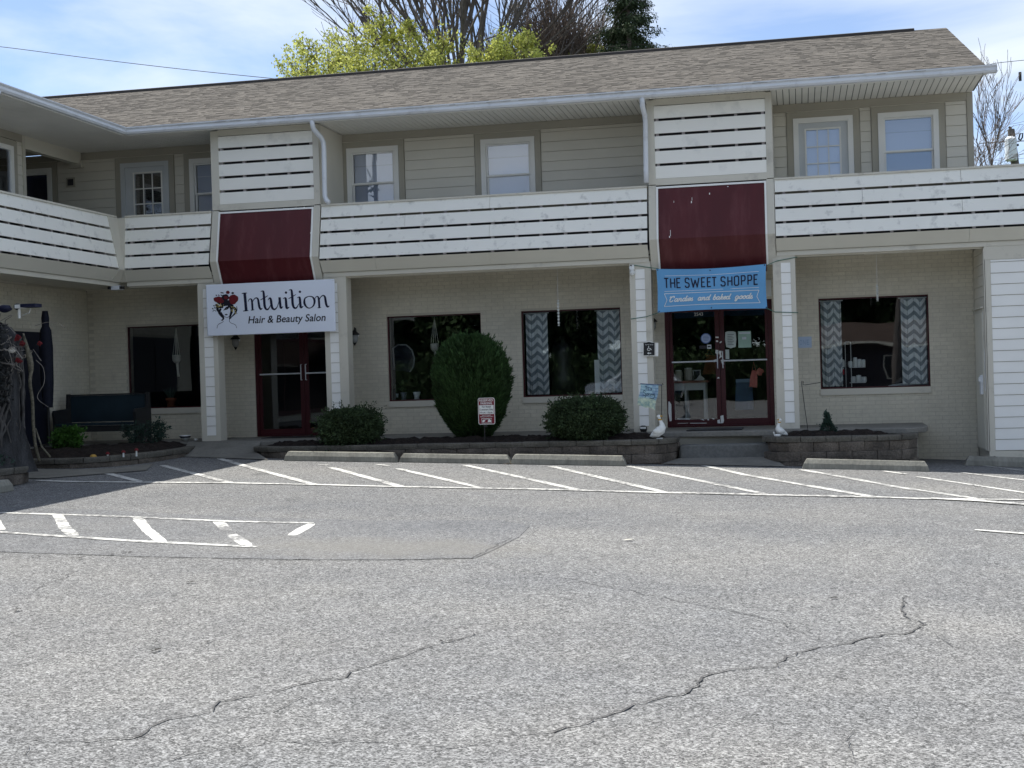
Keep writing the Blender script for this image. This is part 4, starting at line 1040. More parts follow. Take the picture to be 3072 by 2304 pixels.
for ch, x_, w_l in (('T', 768, 42), ('H', 828, 42), ('E', 886, 42), ('S', 968, 42), ('W', 1028, 76), ('E', 1124, 42), ('E', 1180, 42), ('T', 1228, 42), ('S', 1312, 44), ('H', 1378, 42), ('O', 1440, 44), ('P', 1504, 42), ('P', 1566, 42), ('E', 1624, 42)):
    if x_ in (968, 1312): obj('title_word', L_, navy, bn); L_ = MB()
    wd(x_, 172-(x_-768)*.036, ch, w=w_l)
obj('title_word', L_, navy, bn)
L_ = MB()
for a, b in (((778, 148), (1672, 108)), ((766, 298), (1672, 262))): stroke(L_, [a, ((a[0]+b[0])/2, (a[1]+b[1])/2), b], TB, 3.5, smooth=False)
for a, b in (((765, 320), (1672, 288)), ((765, 442), (1676, 410))): stroke(L_, [(a[0]+(b[0]-a[0])*k/8, a[1]+(b[1]-a[1])*k/8) for k in range(9)], TB, 5, smooth=False)
stroke(L_, [(765, 320), (790, 380), (765, 442)], TB, 5, smooth=False); stroke(L_, [(1672, 288), (1648, 350), (1676, 410)], TB, 5, smooth=False)
obj('ribbon_outline', L_, ceramic, bn)
# script lettering, monoline italic
L_ = MB(); SC = {
 'C': ([[(.85, .35), (.95, .1), (.7, 0), (.3, .25), (.12, .7), (.3, 1), (.62, .95), (.85, .75)], [(.3, .1), (.05, .12), (.1, .3)]], 1.0, 1),
 'a': ([[(.75, .15), (.4, .0), (.1, .45), (.15, .9), (.45, .95), (.78, .3)], [(.82, .05), (.7, .75), (.85, 1), (1.15, .7)]], 1.0, 0),
 'n': ([[(0, .3), (.2, .05), (.22, .3), (.12, 1)], [(.16, .6), (.5, .02), (.7, .2), (.6, .8), (.75, 1), (1.05, .7)]], 1.0, 0),
 'd': ([[(.75, .2), (.4, .0), (.1, .45), (.15, .9), (.45, .95), (.78, .3)], [(1.0, -.85), (.72, .6), (.8, .98), (1.1, .7)]], 1.0, 0),
 'i': ([[(.2, .05), (.1, .75), (.22, 1), (.5, .7)], [(.32, -.35), (.30, -.27)]], .42, 0),
 'e': ([[(.08, .6), (.5, .45), (.6, .15), (.4, 0), (.12, .3), (.08, .75), (.3, 1), (.75, .7)]], .68, 0),
 's': ([[(.0, .8), (.4, -.05), (.35, .3), (.6, .75), (.4, 1.02), (.1, .9)]], .62, 0),
 'b': ([[(.35, -.85), (.1, .5), (.12, .9), (.4, 1), (.7, .6), (.65, .15), (.45, .05), (.2, .35)]], .82, 0),
 'k': ([[(.35, -.85), (.08, 1)], [(.16, .55), (.55, .05), (.62, .3), (.25, .55), (.5, .95), (.85, .75)]], .85, 0),
 'g': ([[(.75, .2), (.4, .0), (.1, .45), (.15, .9), (.45, .95), (.78, .3)], [(.85, .05), (.55, 1.3), (.25, 1.7), (.1, 1.4), (.5, 1.05), (1.05, .7)]], 1.0, 0),
 'o': ([[(.45, .0), (.12, .4), (.15, .9), (.45, 1), (.75, .55), (.68, .1), (.45, .0), (.6, .3), (1.0, .2)]], .85, 0)}
def script(s, x, y, h, w):
    for ch in s:
        st_, adv, cap = SC[ch]; hh = h*1.75 if cap else h; ww = w*1.15 if cap else w; yo = y-(hh-h if cap else 0)
        for p in st_:
            stroke(L_, [(x+a*ww-(b*hh)*.28+h*.28, yo+b*hh-(x-810)*.038) for a, b in p], TB, 9, n=5)
        x += adv*ww
    return x
for w_, x_, q_ in (('Candies', 815, 38), ('and', 1085, 38), ('baked', 1230, 37), ('goods', 1440, 38)):
    L_ = MB(); script(w_, x_, 368, 30, q_); obj('script_word', L_, ceramic, bn)
gy = MB()
for u, v in ((712, 95), (1725, 50), (1212, 82), (1730, 455), (715, 488), (1215, 465)):
    p = TB(u, v, 0); gy.tube([(p[0], p[1]-.002, p[2]), (p[0], p[1]+.01, p[2])], .010, 8)
obj('grommet', gy, black, bn)
cordm = mat('green_cord', (.05, .16, .12), .6, .1, 5.)
for pts in ([at(*t_2, Y) for t_2, Y in (((1975, 938), BY-.03), ((1940, 950), YC-.01), ((1893, 957), YC-.01))], [at(2301, 925, BY-.03), at(2325, 936, YC-.01), at(2395, 938, YC-.01)],
            [at(1975, 806, BY), at(1950, 803, YC-.01), at(1910, 797, YC-.01), at(1897, 795, YC-.01)], [at(2300, 796, BY), at(2330, 783, YC-.01), at(2392, 771, YC-.01)]):
    obj('cord', MB().tube(pts, .006, 5), cordm, bn)
rope = thing('tied_bag', 'crumpled white plastic bundle tied at the column top beside the blue banner', 'bag', at(1895, 812, YC-.03))
m_ = MB(); c = at(1896, 805, YC-.04); m_.ell(c, (.05, .03, .055), 10, 7, .5); m_.ell((c[0]+.005, c[1], c[2]-.07), (.045, .03, .04), 10, 7, .5); obj('bundle', m_, ceramic, rope); obj('knot', MB().ell(at(1893, 796, YC-.07), (.012, .012, .012), 8, 6), black, rope)

# accessible-entrance plaque
hc = thing('wheelchair_plaque', 'black plaque with white wheelchair symbol on a white column', 'sign', at(1948, 1068, YC-.04))
def TH(u, v, o): p = at(1900+u/6.91, 1000+v/6.91, YC-.042); return (p[0], YC-.042-o, p[2])
pl = [(213, 195), (270, 190), (325, 175), (380, 190), (442, 195), (442, 458), (350, 455), (328, 462), (305, 455), (213, 458)]
def plate(pts, T, y0, y1, m, name, par):
    a = [T(u, v, 0) for u, v in pts]; mb = MB(); mb.prism([(q[0], q[2]) for q in a], 'y', y0, y1); return fixn(obj(name, mb, m, par))
o = plate([(195, 195), (250, 182), (325, 160), (400, 182), (455, 195), (455, 475), (195, 475)], TH, YC-.040, YC-.02, whiteclean, 'plaque_backing', hc)
plate(pl, TH, YC-.046, YC-.0405, black, 'plaque_face', hc); plate([(460, 195), (515, 195), (515, 475), (460, 475)], TH, YC-.030, YC-.02, whiteclean, 'backing_strip', hc)
L_ = MB(); TH2 = lambda u, v, o: (TH(u, v, 0)[0], YC-.0465-o, TH(u, v, 0)[2])
stroke(L_, [(315, 275), (322, 310), (355, 315), (375, 345)], TH2, 13, smooth=False); stroke(L_, [(305, 305), (292, 335), (310, 355), (340, 350), (352, 335)], TH2, 11); blob(L_, (318, 270), 9, TH2)
stroke(L_, [(292, 413), (320, 412), (372, 412)], TH2, 18, smooth=False); L_.poly([TH2(290, 413, .003), TH2(325, 385, .003), TH2(325, 440, .003)])
obj('symbol', L_, ceramic, hc)
text('plaque_text', 'Sweet Shop', lambda u, v, o: TH2(u, 243-v, .002), 330, 0, 20, ceramic, hc, width=165)

# reserved parking sign
rsx0, rsx1, rsz0, rsz1, RSY = -4.985, -4.715, .705, 1.125, 21.12
rs = thing('parking_sign', 'small maroon and white reserved parking sign staked before the tall yew', 'sign', (-4.86, RSY, .4))
def rrect(x0, x1, z0, z1, r, y, n=4):
    pts = []
    for cx, cz, a0 in ((x1-r, z1-r, 0), (x0+r, z1-r, 90), (x0+r, z0+r, 180), (x1-r, z0+r, 270)):
        for k in range(n+1): a = R(a0+90*k/n); pts.append((cx+r*cos(a), y, cz+r*sin(a)))
    return pts
def rplate(x0, x1, z0, z1, r, y0, y1, m, name, par):
    mb = MB(); mb.prism([(p[0], p[2]) for p in rrect(x0, x1, z0, z1, r, 0)], 'y', y0, y1); return fixn(obj(name, mb, m, par))
rplate(rsx0, rsx1, rsz0, rsz1, .03, RSY, RSY+.004, ceramic, 'sign_edge', rs)
mar = mat('sign_maroon', (.19, .015, .03), .45, .05, 3.)
rplate(rsx0+.01, rsx1-.01, rsz0+.01, rsz1-.01, .022, RSY-.002, RSY, mar, 'sign_field', rs)
obj('sign_panel', B(rsx0+.018, rsx1-.018, RSY-.004, RSY-.002, .868, 1.01), ceramic, rs)
TR = lambda u, v, o: (u, RSY-.0055-o, v)
for s_, z, h, w, m_ in (('RESERVED', 1.068, .034, .22, ceramic), ('PARKING', 1.022, .034, .185, ceramic), ('For Retail', .972, .026, .14, ink), ('Customers Only', .928, .026, .215, ink), ('10 a.m. - 6 p.m.', .882, .026, .205, ink), ('UNAUTHORIZED', .845, .012, .15, ceramic), ('VEHICLES TOWED AWAY', .822, .014, .215, ceramic)):
    text('sign_text', s_, TR, (rsx0+rsx1)/2, z, h, m_, rs, width=w, bold=.02)
L_ = MB(); T2 = TR; cx = (rsx0+rsx1)/2
stroke(L_, [(cx-.08, .80), (cx+.08, .80), (cx+.08, .728), (cx-.08, .728), (cx-.08, .80)], T2, .007, smooth=False)
L_.poly([T2(cx-.072, .742, 0), T2(cx-.05, .742, 0), T2(cx-.02, .762, 0), T2(cx-.045, .785, 0), T2(cx-.07, .77, 0)]); L_.poly([T2(cx+.015, .742, 0), T2(cx+.07, .742, 0), T2(cx+.07, .768, 0), T2(cx+.05, .785, 0), T2(cx+.025, .78, 0)])
stroke(L_, [(cx-.04, .775), (cx+.01, .79), (cx+.05, .785)], T2, .006)
obj('tow_symbol', L_, ceramic, rs)
obj('stake', MB().box(-4.90, -4.885, RSY+.004, RSY+.014, .38, .8).box(-4.905, -4.85, RSY+.005, RSY+.02, .665, .70), black, rs)

# garden flag on holder
fl = thing('garden_flag', 'pale blue spring garden flag hanging from a thin black stand', 'flag', (-2.12, 21.3, .4))
obj('stand', MB().tube([(-2.13, 21.32, .38), (-2.115, 21.32, .8), (-2.10, 21.32, 1.24), (-2.085, 21.32, 1.27), (-2.075, 21.32, 1.25)], .006, 6), black, fl)
obj('flag_rod', MB().tube([(-2.43, 21.3, 1.275), (-2.10, 21.31, 1.245)], .008, 6), mat('flag_rod_blue', (.06, .10, .18), .4), fl)
fm = bpy.data.materials.new('flag_print'); fm.use_nodes = True; nt = fm.node_tree; g = nt.nodes.new('ShaderNodeNewGeometry')
sep = nt.nodes.new('ShaderNodeSeparateXYZ'); nt.links.new(g.outputs['Position'], sep.inputs[0])
slz = math_(nt, 'ADD', sep.outputs[2], math_(nt, 'MULTIPLY', sep.outputs[0], .15))
st_ = math_(nt, 'FRACT', math_(nt, 'MULTIPLY', slz, 22.)); n = tex(nt, 'ShaderNodeTexNoise', 18., g.outputs['Position'], Detail=4.)
c1 = ramp(nt, st_, .06, .2, (.09, .2, .34), (.32, .48, .58)); c1 = mixer(nt, c1, ramp(nt, n.outputs['Fac'], .35, .65, (.7, .7, .8), (1.2, 1.2, 1.1)), 1., 'MULTIPLY')
c2 = ramp(nt, n.outputs['Fac'], .38, .62, (.25, .38, .36), (.58, .66, .5)); f_ = ramp(nt, slz, .68, .72, (1, 1, 1), (0, 0, 0))
nt.links.new(mixer(nt, c1, c2, f_), nt.nodes['Principled BSDF'].inputs['Base Color']); nt.nodes['Principled BSDF'].inputs['Roughness'].default_value = .8
fx = [(-2.425, 1.28), (-2.15, 1.245), (-2.205, .87), (-2.48, .945)]
def TF(u, v, o):
    a = np.array(fx[0])*(1-u)+np.array(fx[1])*u; b = np.array(fx[3])*(1-u)+np.array(fx[2])*u; p = a*(1-v)+b*v
    return (p[0]+.01*sin(v*6), 21.3+.018*sin(u*9+v*3)*v+.0-o, p[1]+.008*sin(u*11)*v)
g_ = MB()
for j in range(11):
    for i in range(13): g_.v.append(TF(i/12, j/10, 0))
for j in range(10):
    for i in range(12): a = j*13+i; g_.f.append((a, a+1, a+14, a+13))
fs = obj('flag_cloth', g_, fm, fl, smooth=True)
L_ = MB(); TF2 = lambda u, v, o: TF(u, v, .004+o)
for p in ([(.30, .10), (.33, .24)], [(.26, .11), (.38, .09)], [(.42, .12), (.42, .24), (.47, .23)], [(.39, .17), (.46, .15)], [(.52, .11), (.51, .15)], [(.64, .16), (.57, .17), (.60, .21), (.64, .23), (.57, .25)],
          [(.32, .33), (.20, .30), (.22, .39), (.34, .42), (.32, .50), (.20, .50)], [(.36, .60), (.40, .42), (.46, .40), (.47, .46), (.41, .48)], [(.50, .47), (.52, .41), (.56, .41)], [(.59, .42), (.60, .48)], [(.63, .48), (.65, .42), (.70, .42), (.71, .47)],
          [(.82, .38), (.76, .40), (.77, .45), (.83, .42), (.84, .55), (.76, .60), (.60, .58)]): stroke(L_, p, TF2, .022)
obj('flag_lettering', L_, mat('flag_ink', (.015, .04, .07), .7), fs)
# crook stand on right
ck = thing('plant_hook', 'empty black garden crook standing in the right planter', 'plant hook', (.09, 21.4, .4))
obj('hook_rod', MB().tube([(.11, 21.4, .36), (.06, 21.4, .8), (.02, 21.4, 1.20), (.025, 21.4, 1.245), (.045, 21.4, 1.24), (.04, 21.4, 1.19), (.07, 21.4, 1.185), (.30, 21.4, 1.215)], .0055, 6), black, ck)
# taped paper on right wall
pp = thing('taped_paper', 'pale blue paper notice taped to the brick wall beside the shop window', 'notice', (0.1, YW-.01, 1.87)); 
obj('sheet', B(-.012, .205, YW-.012, YW-.008, 1.78, 1.965), mat('notice_paper', (.42, .52, .66), .7, .04, 6.), pp)
for s_, x_ in (('O', .03), ('N', .085), ('E', .145)): text('letter', s_, lambda u, v, o: (u, YW-.0135, v), x_+.0, 1.83, .085, mat('faint_ink_'+s_, (.25, .35, .5), .8), pp, width=.04)
# wall box near the banner
wbx = thing('utility_box', 'tall pale box on the wall right of the blue banner', 'utility box', (-.47, 23.4, 2.6)); obj('box_body', B(-.53, -.43, YW-.09, YW-.005, 2.66, 2.93), ceramic, wbx)
# wall lanterns
def lantern(x, z, label):
    t = thing('wall_lantern', label, 'wall lamp', (x, YW, z), 'lanterns on the brick front')
    obj('wall_plate', MB().lathe((x, YW-.03, z-.03), [(.035, 0), (.045, .03), (.035, .06)], 10), gutterm, t)
    obj('bracket', MB().tube([(x, YW-.03, z+.02), (x, YW-.08, z+.12), (x, YW-.13, z+.13), (x, YW-.15, z+.06)], .010, 6), black, t)
    obj('lamp_cap', MB().lathe((x, YW-.15, z+.0), [(.09, 0), (.085, .02), (.05, .05), (.02, .085), (.004, .11)], 14), black, t)
    obj('lamp_glass', MB().lathe((x, YW-.15, z-.14), [(.03, 0), (.058, .04), (.065, .09), (.06, .139)], 14), mat('frosted_glass', (.30, .31, .30), .25, .05, 9.) if 'frosted_glass' not in MATS else MATS['frosted_glass'], t, smooth=True)
    obj('finial', MB().lathe((x, YW-.15, z-.19), [(.004, 0), (.018, .02), (.035, .05)], 10), black, t)
lantern(-9.985, 2.27, 'dim lantern left of the dark salon doors'); lantern(-7.725, 2.27, 'hooked lantern on brick right of the salon column'); lantern(-2.43, 2.30, 'small dark lantern between white column and maroon door frame')
# hanging spirals
for x, zt, zb, lb in ((-3.91, 2.70, 2.27, 'twisted silver spinner hanging before the grey curtain window'), (1.24, 2.73, 2.47, 'short silver spinner hanging above the rightmost shop window')):
    t = thing('wind_spinner', lb, 'wind spinner', (x, 22.6, 3.2), 'spinners hung from the porch ceiling')
    obj('string', MB().tube([(x, 22.6, 3.3), (x, 22.6, zt)], .003, 4), gutterm, t); m_ = MB(); n = 28
    for k in range(n+1):
        a = k*.9; z = zt+(zb-zt)*k/n; m_.v += [(x+.022*cos(a), 22.6+.022*sin(a), z), (x-.022*cos(a), 22.6-.022*sin(a), z)]
    for k in range(n): m_.f.append((2*k, 2*k+1, 2*k+3, 2*k+2))
    obj('spiral', m_, ceramic, t)
# floor mat, floodlight, bowl
mt = thing('door_mat', 'black rubber mat lying on the slab before the maroon doors', 'door mat', (-1.35, 22.3, SL)); bevel(obj('mat_sheet', B(-1.80, -.92, 22.02, 22.7, SL+.002, SL+.016), black, mt), .004)
mt = thing('salon_mat', 'thin dark mat at the foot of the salon doors', 'door mat', (-8.8, 23, SL)); obj('mat_sheet', B(-9.3, -8.35, 22.75, 23.3, SL+.002, SL+.012), black, mt)
fl_ = thing('spot_lamp', 'little black solar spot lamp at the foot of the white column', 'lamp', (-2.49, YC-.1, .5)); obj('lamp_body', MB().lathe((-2.49, YC-.11, .495), [(.045, 0), (.06, .03), (.06, .07), (.03, .1)], 10), black, fl_); obj('lamp_lens', B(-2.535, -2.445, YC-.175, YC-.14, .545, .575), ceramic, fl_)
bw = thing('bowl', 'small patterned bowl left on the walk left of the salon column', 'bowl', (-10.55, 22.6, SL)); p = (-10.62, 22.5, SL+.0)
obj('bowl_body', MB().lathe((p[0], p[1], p[2]), [(.03, 0), (.085, .06), (.105, .10), (.098, .10), (.06, .03)], 14), ceramic, bw, smooth=True); obj('bowl_pattern', MB().lathe((p[0], p[1], p[2]+.055), [(.088, 0), (.104, .03), (.10, .03)], 14), navy, bw)
t = thing('pebble', 'small white pebble beside the patterned bowl', 'stone', (-10.4, 22.45, SL)); obj('stone_body', MB().ell((-10.4, 22.45, SL+.02), (.035, .03, .02), 8, 6, .3), ceramic, t)

# ------------------------------------------------------------------ THINGS BEHIND THE GLASS
def curtain_mat():
    m = bpy.data.materials.new('chevron_cloth'); m.use_nodes = True; nt = m.node_tree; b = nt.nodes['Principled BSDF']; b.inputs['Roughness'].default_value = .85
    uv = nt.nodes.new('ShaderNodeUVMap'); sp_ = nt.nodes.new('ShaderNodeSeparateXYZ'); nt.links.new(uv.outputs[0], sp_.inputs[0])
    u, v = sp_.outputs[0], sp_.outputs[1]; W = .125
    cu = math_(nt, 'DIVIDE', u, W); fr = math_(nt, 'FRACT', cu); par = math_(nt, 'FRACT', math_(nt, 'MULTIPLY', math_(nt, 'FLOOR', cu), .5))
    tri = math_(nt, 'ABSOLUTE', math_(nt, 'SUBTRACT', fr, math_(nt, 'MULTIPLY', par, 2.)))
    ph = math_(nt, 'FRACT', math_(nt, 'ADD', math_(nt, 'MULTIPLY', v, 1/.152), math_(nt, 'MULTIPLY', tri, .72)))
    seam = math_(nt, 'LESS_THAN', math_(nt, 'MINIMUM', fr, math_(nt, 'SUBTRACT', 1., fr)), .03)
    c = mixer(nt, (.33, .37, .385), (.86, .88, .87), math_(nt, 'GREATER_THAN', ph, .47)); c = mixer(nt, c, (.17, .21, .23), math_(nt, 'MULTIPLY', seam, .8))
    nt.links.new(c, b.inputs['Base Color']); t = nt.nodes.new('ShaderNodeBsdfTranslucent'); nt.links.new(c, t.inputs[0]); ms = nt.nodes.new('ShaderNodeMixShader'); ms.inputs[0].default_value = .15
    nt.links.new(b.outputs[0], ms.inputs[1]); nt.links.new(t.outputs[0], ms.inputs[2]); nt.links.new(ms.outputs[0], nt.nodes['Material Output'].inputs['Surface']); return m
chev = curtain_mat()
def curtain(x0, x1, z0, z1, label, y=YW+.125, taper=0.):
    t = thing('curtain', label, 'curtain', ((x0+x1)/2, y, z0), 'grey chevron curtains in the shop windows'); mb = MB(); uvs = []; nu, nv = 40, 16
    for j in range(nv+1):
        for i in range(nu+1):
            u = i/nu; v = j/nv; z = z0+(z1-z0)*v; xa = x0+taper*(1-v)*0
            mb.v.append((xa+(x1-xa)*u, y+.022*sin(u*2*pi*3.3+v*.6)+.008*sin(u*23+v*2), z)); uvs.append((u*(x1-x0)*1.25+.01*sin(v*5), z+.01*sin(u*17)))
    for j in range(nv):
        for i in range(nu): a = j*(nu+1)+i; mb.f.append((a, a+1, a+nu+2, a+nu+1))
    o = obj('curtain_cloth', mb, chev, t, smooth=True); ul = o.data.uv_layers.new(name='UVMap')
    for lp in o.data.loops: ul.data[lp.index].uv = uvs[lp.vertex_index]
    obj('curtain_rod', MB().tube([(x0-.03, y, z1+.01), (x1+.03, y, z1+.01)], .008, 6), gutterm, t)
curtain(-4.68, -4.29, 1.12, 2.53, 'chevron curtain at left side of the window behind the rounded shrub'); curtain(-3.42, -3.02, 1.12, 2.53, 'chevron curtain nearest the sweet shop doors on their left')
curtain(.37, .70, 1.12, 2.54, 'chevron curtain at left side of the rightmost shop window'); curtain(1.66, 2.06, 1.12, 2.54, 'chevron curtain at right side of the rightmost shop window')
t = thing('white_board', 'narrow white panel standing against the chevron curtain in the middle window', 'board', (-3.5, 23.65, 1.1)); p = at(1783, 1080, YW+.13); q = at(1801, 1185, YW+.13); obj('panel', B(p[0], q[0], YW+.12, YW+.135, q[2], p[2]), ceramic, t)
t = thing('dress_form', 'dark draped dress form inside the middle curtain window', 'dress form', (-4.1, 24.3, 1.0))
obj('form_body', MB().lathe((-4.13, 24.2, .5), [(.05, 0), (.05, .5), (.22, .52), (.24, .9), (.16, 1.15), (.2, 1.35), (.17, 1.5), (.05, 1.56), (.05, 1.64)], 14), black, t, smooth=True)
# white display table with jars
def tb_at(x, y, Y=24.35): return at(x, y, Y)
TY = 24.35; a = at(2014, 1145, TY); b = at(2120, 1253, TY); tz = a[2]; 
t = thing('display_table', 'white legged table with brown top just inside the maroon doors', 'table', ((a[0]+b[0])/2, TY, SL))
obj('tabletop', B(a[0]-.05, b[0]+.06, TY-.1, TY+.5, tz-.03, tz+.01), mat('brown_tabletop', (.30, .13, .09), .4, .15, 3.), t); obj('apron', B(a[0], b[0], TY-.05, TY-.02, tz-.16, tz-.031), ceramic, t)
for x in (a[0]+.25, b[0]-.02, a[0]-.0):
    for y in (TY-.04, TY+.45): obj('leg', B(x-.018, x+.018, y-.018, y+.018, SL, tz-.031), ceramic, t)
def jar(x, y, z, r, h, label, m=None, grp='jars and pots inside the shops'):
    t = thing('jar', label, 'jar', (x, y, z), grp); obj('jar_body', MB().lathe((x, y, z), [(r*.9, 0), (r, .02), (r, h*.8), (r*.85, h*.9)], 14), m or cream, t, smooth=True); obj('lid', MB().lathe((x, y, z+h*.9), [(r*.9, 0), (r*.9, h*.08), (r*.3, h*.12)], 14), ceramic, t, smooth=True)
for (x0, y0, x1, y1), lb in (((2024, 1117, 2048, 1145), 'pale lidded jar on the brown tabletop, left one'), ((2052, 1111, 2079, 1145), 'taller pale jar on the brown tabletop, right one')):
    p = at(x0, y0, TY+.05); q = at(x1, y1, TY+.05); jar((p[0]+q[0])/2, TY+.05, tz+.01, (q[0]-p[0])/2, p[2]-q[2]+.02, lb)
t = thing('open_card', 'tilted white card box on the right end of the brown tabletop', 'box', at(2100, 1145, TY)); m_ = MB(); P = [at(x, y, TY+.02) for x, y in ((2083, 1145), (2099, 1124), (2113, 1136), (2108, 1145))]; m_.prism([(p[0], p[2]) for p in P], 'y', TY, TY+.1); fixn(obj('card', m_, ceramic, t))
t = thing('picture_frame', 'small dark framed picture behind the jars', 'picture frame', at(2090, 1130, TY+.3)); p = at(2078, 1110, TY+.3); q = at(2103, 1140, TY+.3); obj('frame', B(p[0], q[0], TY+.3, TY+.32, q[2], p[2]), ceramic, t); obj('picture', B(p[0]+.02, q[0]-.02, TY+.295, TY+.3, q[2]+.02, p[2]-.02), navy, t)
# hanging clothes
t = thing('blue_skirt', 'pleated dusty blue skirt hanging inside the right shop door', 'skirt', (-.85, 24.2, SL)); m_ = MB(); n = 30; P0 = [at(2208, 1148, 24.2), at(2256, 1148, 24.2)]; P1 = [at(2205, 1230, 24.2), at(2262, 1232, 24.2)]
for k in range(n+1):
    u = k/n; yy = 24.2+.03*(k % 2); m_.v += [(P0[0][0]+(P0[1][0]-P0[0][0])*u, yy, P0[0][2]), (P1[0][0]+(P1[1][0]-P1[0][0])*u, yy, P1[0][2])]
for k in range(n): m_.f.append((2*k, 2*k+1, 2*k+3, 2*k+2))
obj('skirt_cloth', m_, mat('skirt_blue', (.30, .42, .55), .8), t); obj('waistband', B(P0[0][0], P0[1][0], 24.17, 24.2, P0[0][2]-.0, P0[0][2]+.06), MATS['skirt_blue'], t)
t = thing('pink_apron', 'coral pink apron dress hanging behind the push bar', 'apron', (-.8, 23.9, 1.5)); ap = [(2261, 1110), (2268, 1114), (2272, 1130), (2271, 1163), (2248, 1160), (2251, 1130), (2255, 1114)]; m_ = MB(); P = [at(x, y, 23.9) for x, y in ap]; m_.prism([(p[0], p[2]) for p in P], 'y', 23.9, 23.94)
pk = mat('coral_cloth', (.75, .22, .18), .8, .15, 9.); fixn(obj('apron_cloth', m_, pk, t)); obj('strap', MB().tube([at(2256, 1115, 23.9), at(2261, 1085, 23.9), at(2268, 1115, 23.9)], .006, 5), pk, t); m_ = MB(); m_.ell(at(2279, 1116, 23.92), (.06, .02, .06), 9, 6, .5); obj('bow', m_, pk, t)
t = thing('orange_bag', 'rust orange bag standing behind the left shop door glass', 'bag', at(2125, 1100, 25)); p = at(2106, 1068, 25); q = at(2150, 1122, 25); m_ = MB(); m_.prism([(p[0], q[2]), (q[0], q[2]), (q[0], p[2]), (p[0]+.08, p[2]+.02)], 'y', 25, 25.2); fixn(obj('bag_body', m_, mat('rust_cloth', (.28, .09, .035), .7, .15, 5.), t)); obj('bag_handle', MB().tube([(p[0]+.05, 25.1, p[2]), (p[0]+.12, 25.1, p[2]+.12), (q[0]-.05, 25.1, p[2])], .01, 5), MATS['rust_cloth'], t)
# window rack with jars in the rightmost window
RK = YW+.45; t = thing('wire_rack', 'white wire rack inside the rightmost shop window', 'rack', (.8, RK, 1.1)); p = at(2535, 1026, RK); q = at(2598, 1163, RK)
m_ = MB()
for x in (p[0], p[0]+.09): m_.tube([(x, RK, 1.05), (x, RK, p[2])], .006, 5)
m_.tube([(p[0], RK, p[2]), (p[0]+.09, RK, p[2])], .006, 5); obj('upright', m_, ceramic, t)
sh_z = [at(2560, 1101, RK)[2], at(2560, 1147, RK)[2]]
for z in sh_z: obj('shelf', B(at(2517, 1, RK)[0], q[0], RK-.03, RK+.2, z-.012, z), ceramic, t)
k = 0
for z, pxs in ((sh_z[0], ((2526, .052, .13), (2551, .045, .1), (2566, .04, .16), (2579, .04, .13), (2591, .035, .12))), (sh_z[1], ((2520, .05, .12), (2559, .045, .1), (2575, .05, .12), (2591, .05, .09)))):
    for px, r_, h in pxs: k += 1; jar(at(px, 1100, RK+.03)[0], RK+.03, z, r_*.9, h, ['white jar on the upper rack shelf, leftmost', 'short white jar on the upper rack shelf beside the uprights', 'tall white jar on the upper rack shelf, middle', 'white jar on the upper shelf, second from right', 'slim white jar at right end of the upper rack shelf', 'white jar on the lower rack shelf, leftmost', 'squat white jar on the lower rack shelf behind the uprights', 'round white jar on the lower rack shelf, middle', 'low white jar at right end of the lower rack shelf'][k-1], ceramic)
t = thing('red_tin', 'small red tin at left of the wire rack', 'tin', at(2524, 1115, RK)); p = at(2516, 1108, RK); q = at(2533, 1124, RK); bevel(obj('tin_body', B(p[0], q[0], RK-.02, RK+.06, q[2], p[2]), mat('tin_red', (.45, .02, .03), .4), t), .008); obj('lid', B(p[0]+.003, q[0]-.003, RK-.017, RK+.057, p[2]+.001, p[2]+.014), ceramic, t)
t = thing('white_cloth', 'white tablecloth edge at lower right of the rightmost window', 'tablecloth', (1.6, YW+.6, 1.1)); p = at(2652, 1163, RK); q = at(2789, 1143, RK); m_ = MB(); m_.prism([(p[0], 1.08), (q[0], 1.08), (q[0], q[2]), (q[0]-.35, q[2]-.01), (p[0]+.15, p[2]+.05)], 'y', RK, RK+.02); fixn(obj('cloth', m_, ceramic, t))
t = thing('swan_ornament', 'white bird ornament at bottom left of the rightmost window', 'ornament', at(2510, 1150, RK)); c = at(2508, 1152, RK-.1); obj('body', MB().ell(c, (.07, .04, .035), 10, 7, .2), ceramic, t, smooth=True); obj('head', MB().ell((c[0]-.02, c[1], c[2]+.06), (.025, .02, .022), 8, 6), ceramic, t, smooth=True)
# window 1: pots, mirror, macrame
for (x0, y0, x1, y1), lb, m_ in (((1238, 1176, 1263, 1200), 'white vase on the sill left of the tall yew', ceramic), ((1200, 1177, 1222, 1199), 'grey flowered pot on the salon window sill', mat('grey_pot', (.20, .22, .24), .5, .3, 30.)), ((1187, 1181, 1196, 1192), 'tiny pale box on the salon window sill', paper)):
    p = at(x0, y0, YW+.3); q = at(x1, y1, YW+.3); t = thing('flower_pot', lb, 'pot', ((p[0]+q[0])/2, YW+.3, q[2]), 'pots on the salon window sill'); r = (q[0]-p[0])/2
    h = p[2]-q[2]; obj('pot_body', MB().lathe(((p[0]+q[0])/2, YW+.3, q[2]), [(r*.7, 0), (r*.62, h*.3), (r*.75, h*.6), (r, h), (r*.85, h*.97), (r*.7, h*.8)], 14), m_, t, smooth=True)
    if m_ is not ceramic: 
        l_ = MB()
        for k in range(30):
            a = random.random()*6.28; z = p[2]+random.random()*.18; x = (p[0]+q[0])/2+cos(a)*.08*random.random(); l_.poly([(x, YW+.3, z), (x+.03*cos(a), YW+.28, z+.02), (x+.01, YW+.29, z+.045)])
        obj('leaves', l_, jun, t, kind='stuff')
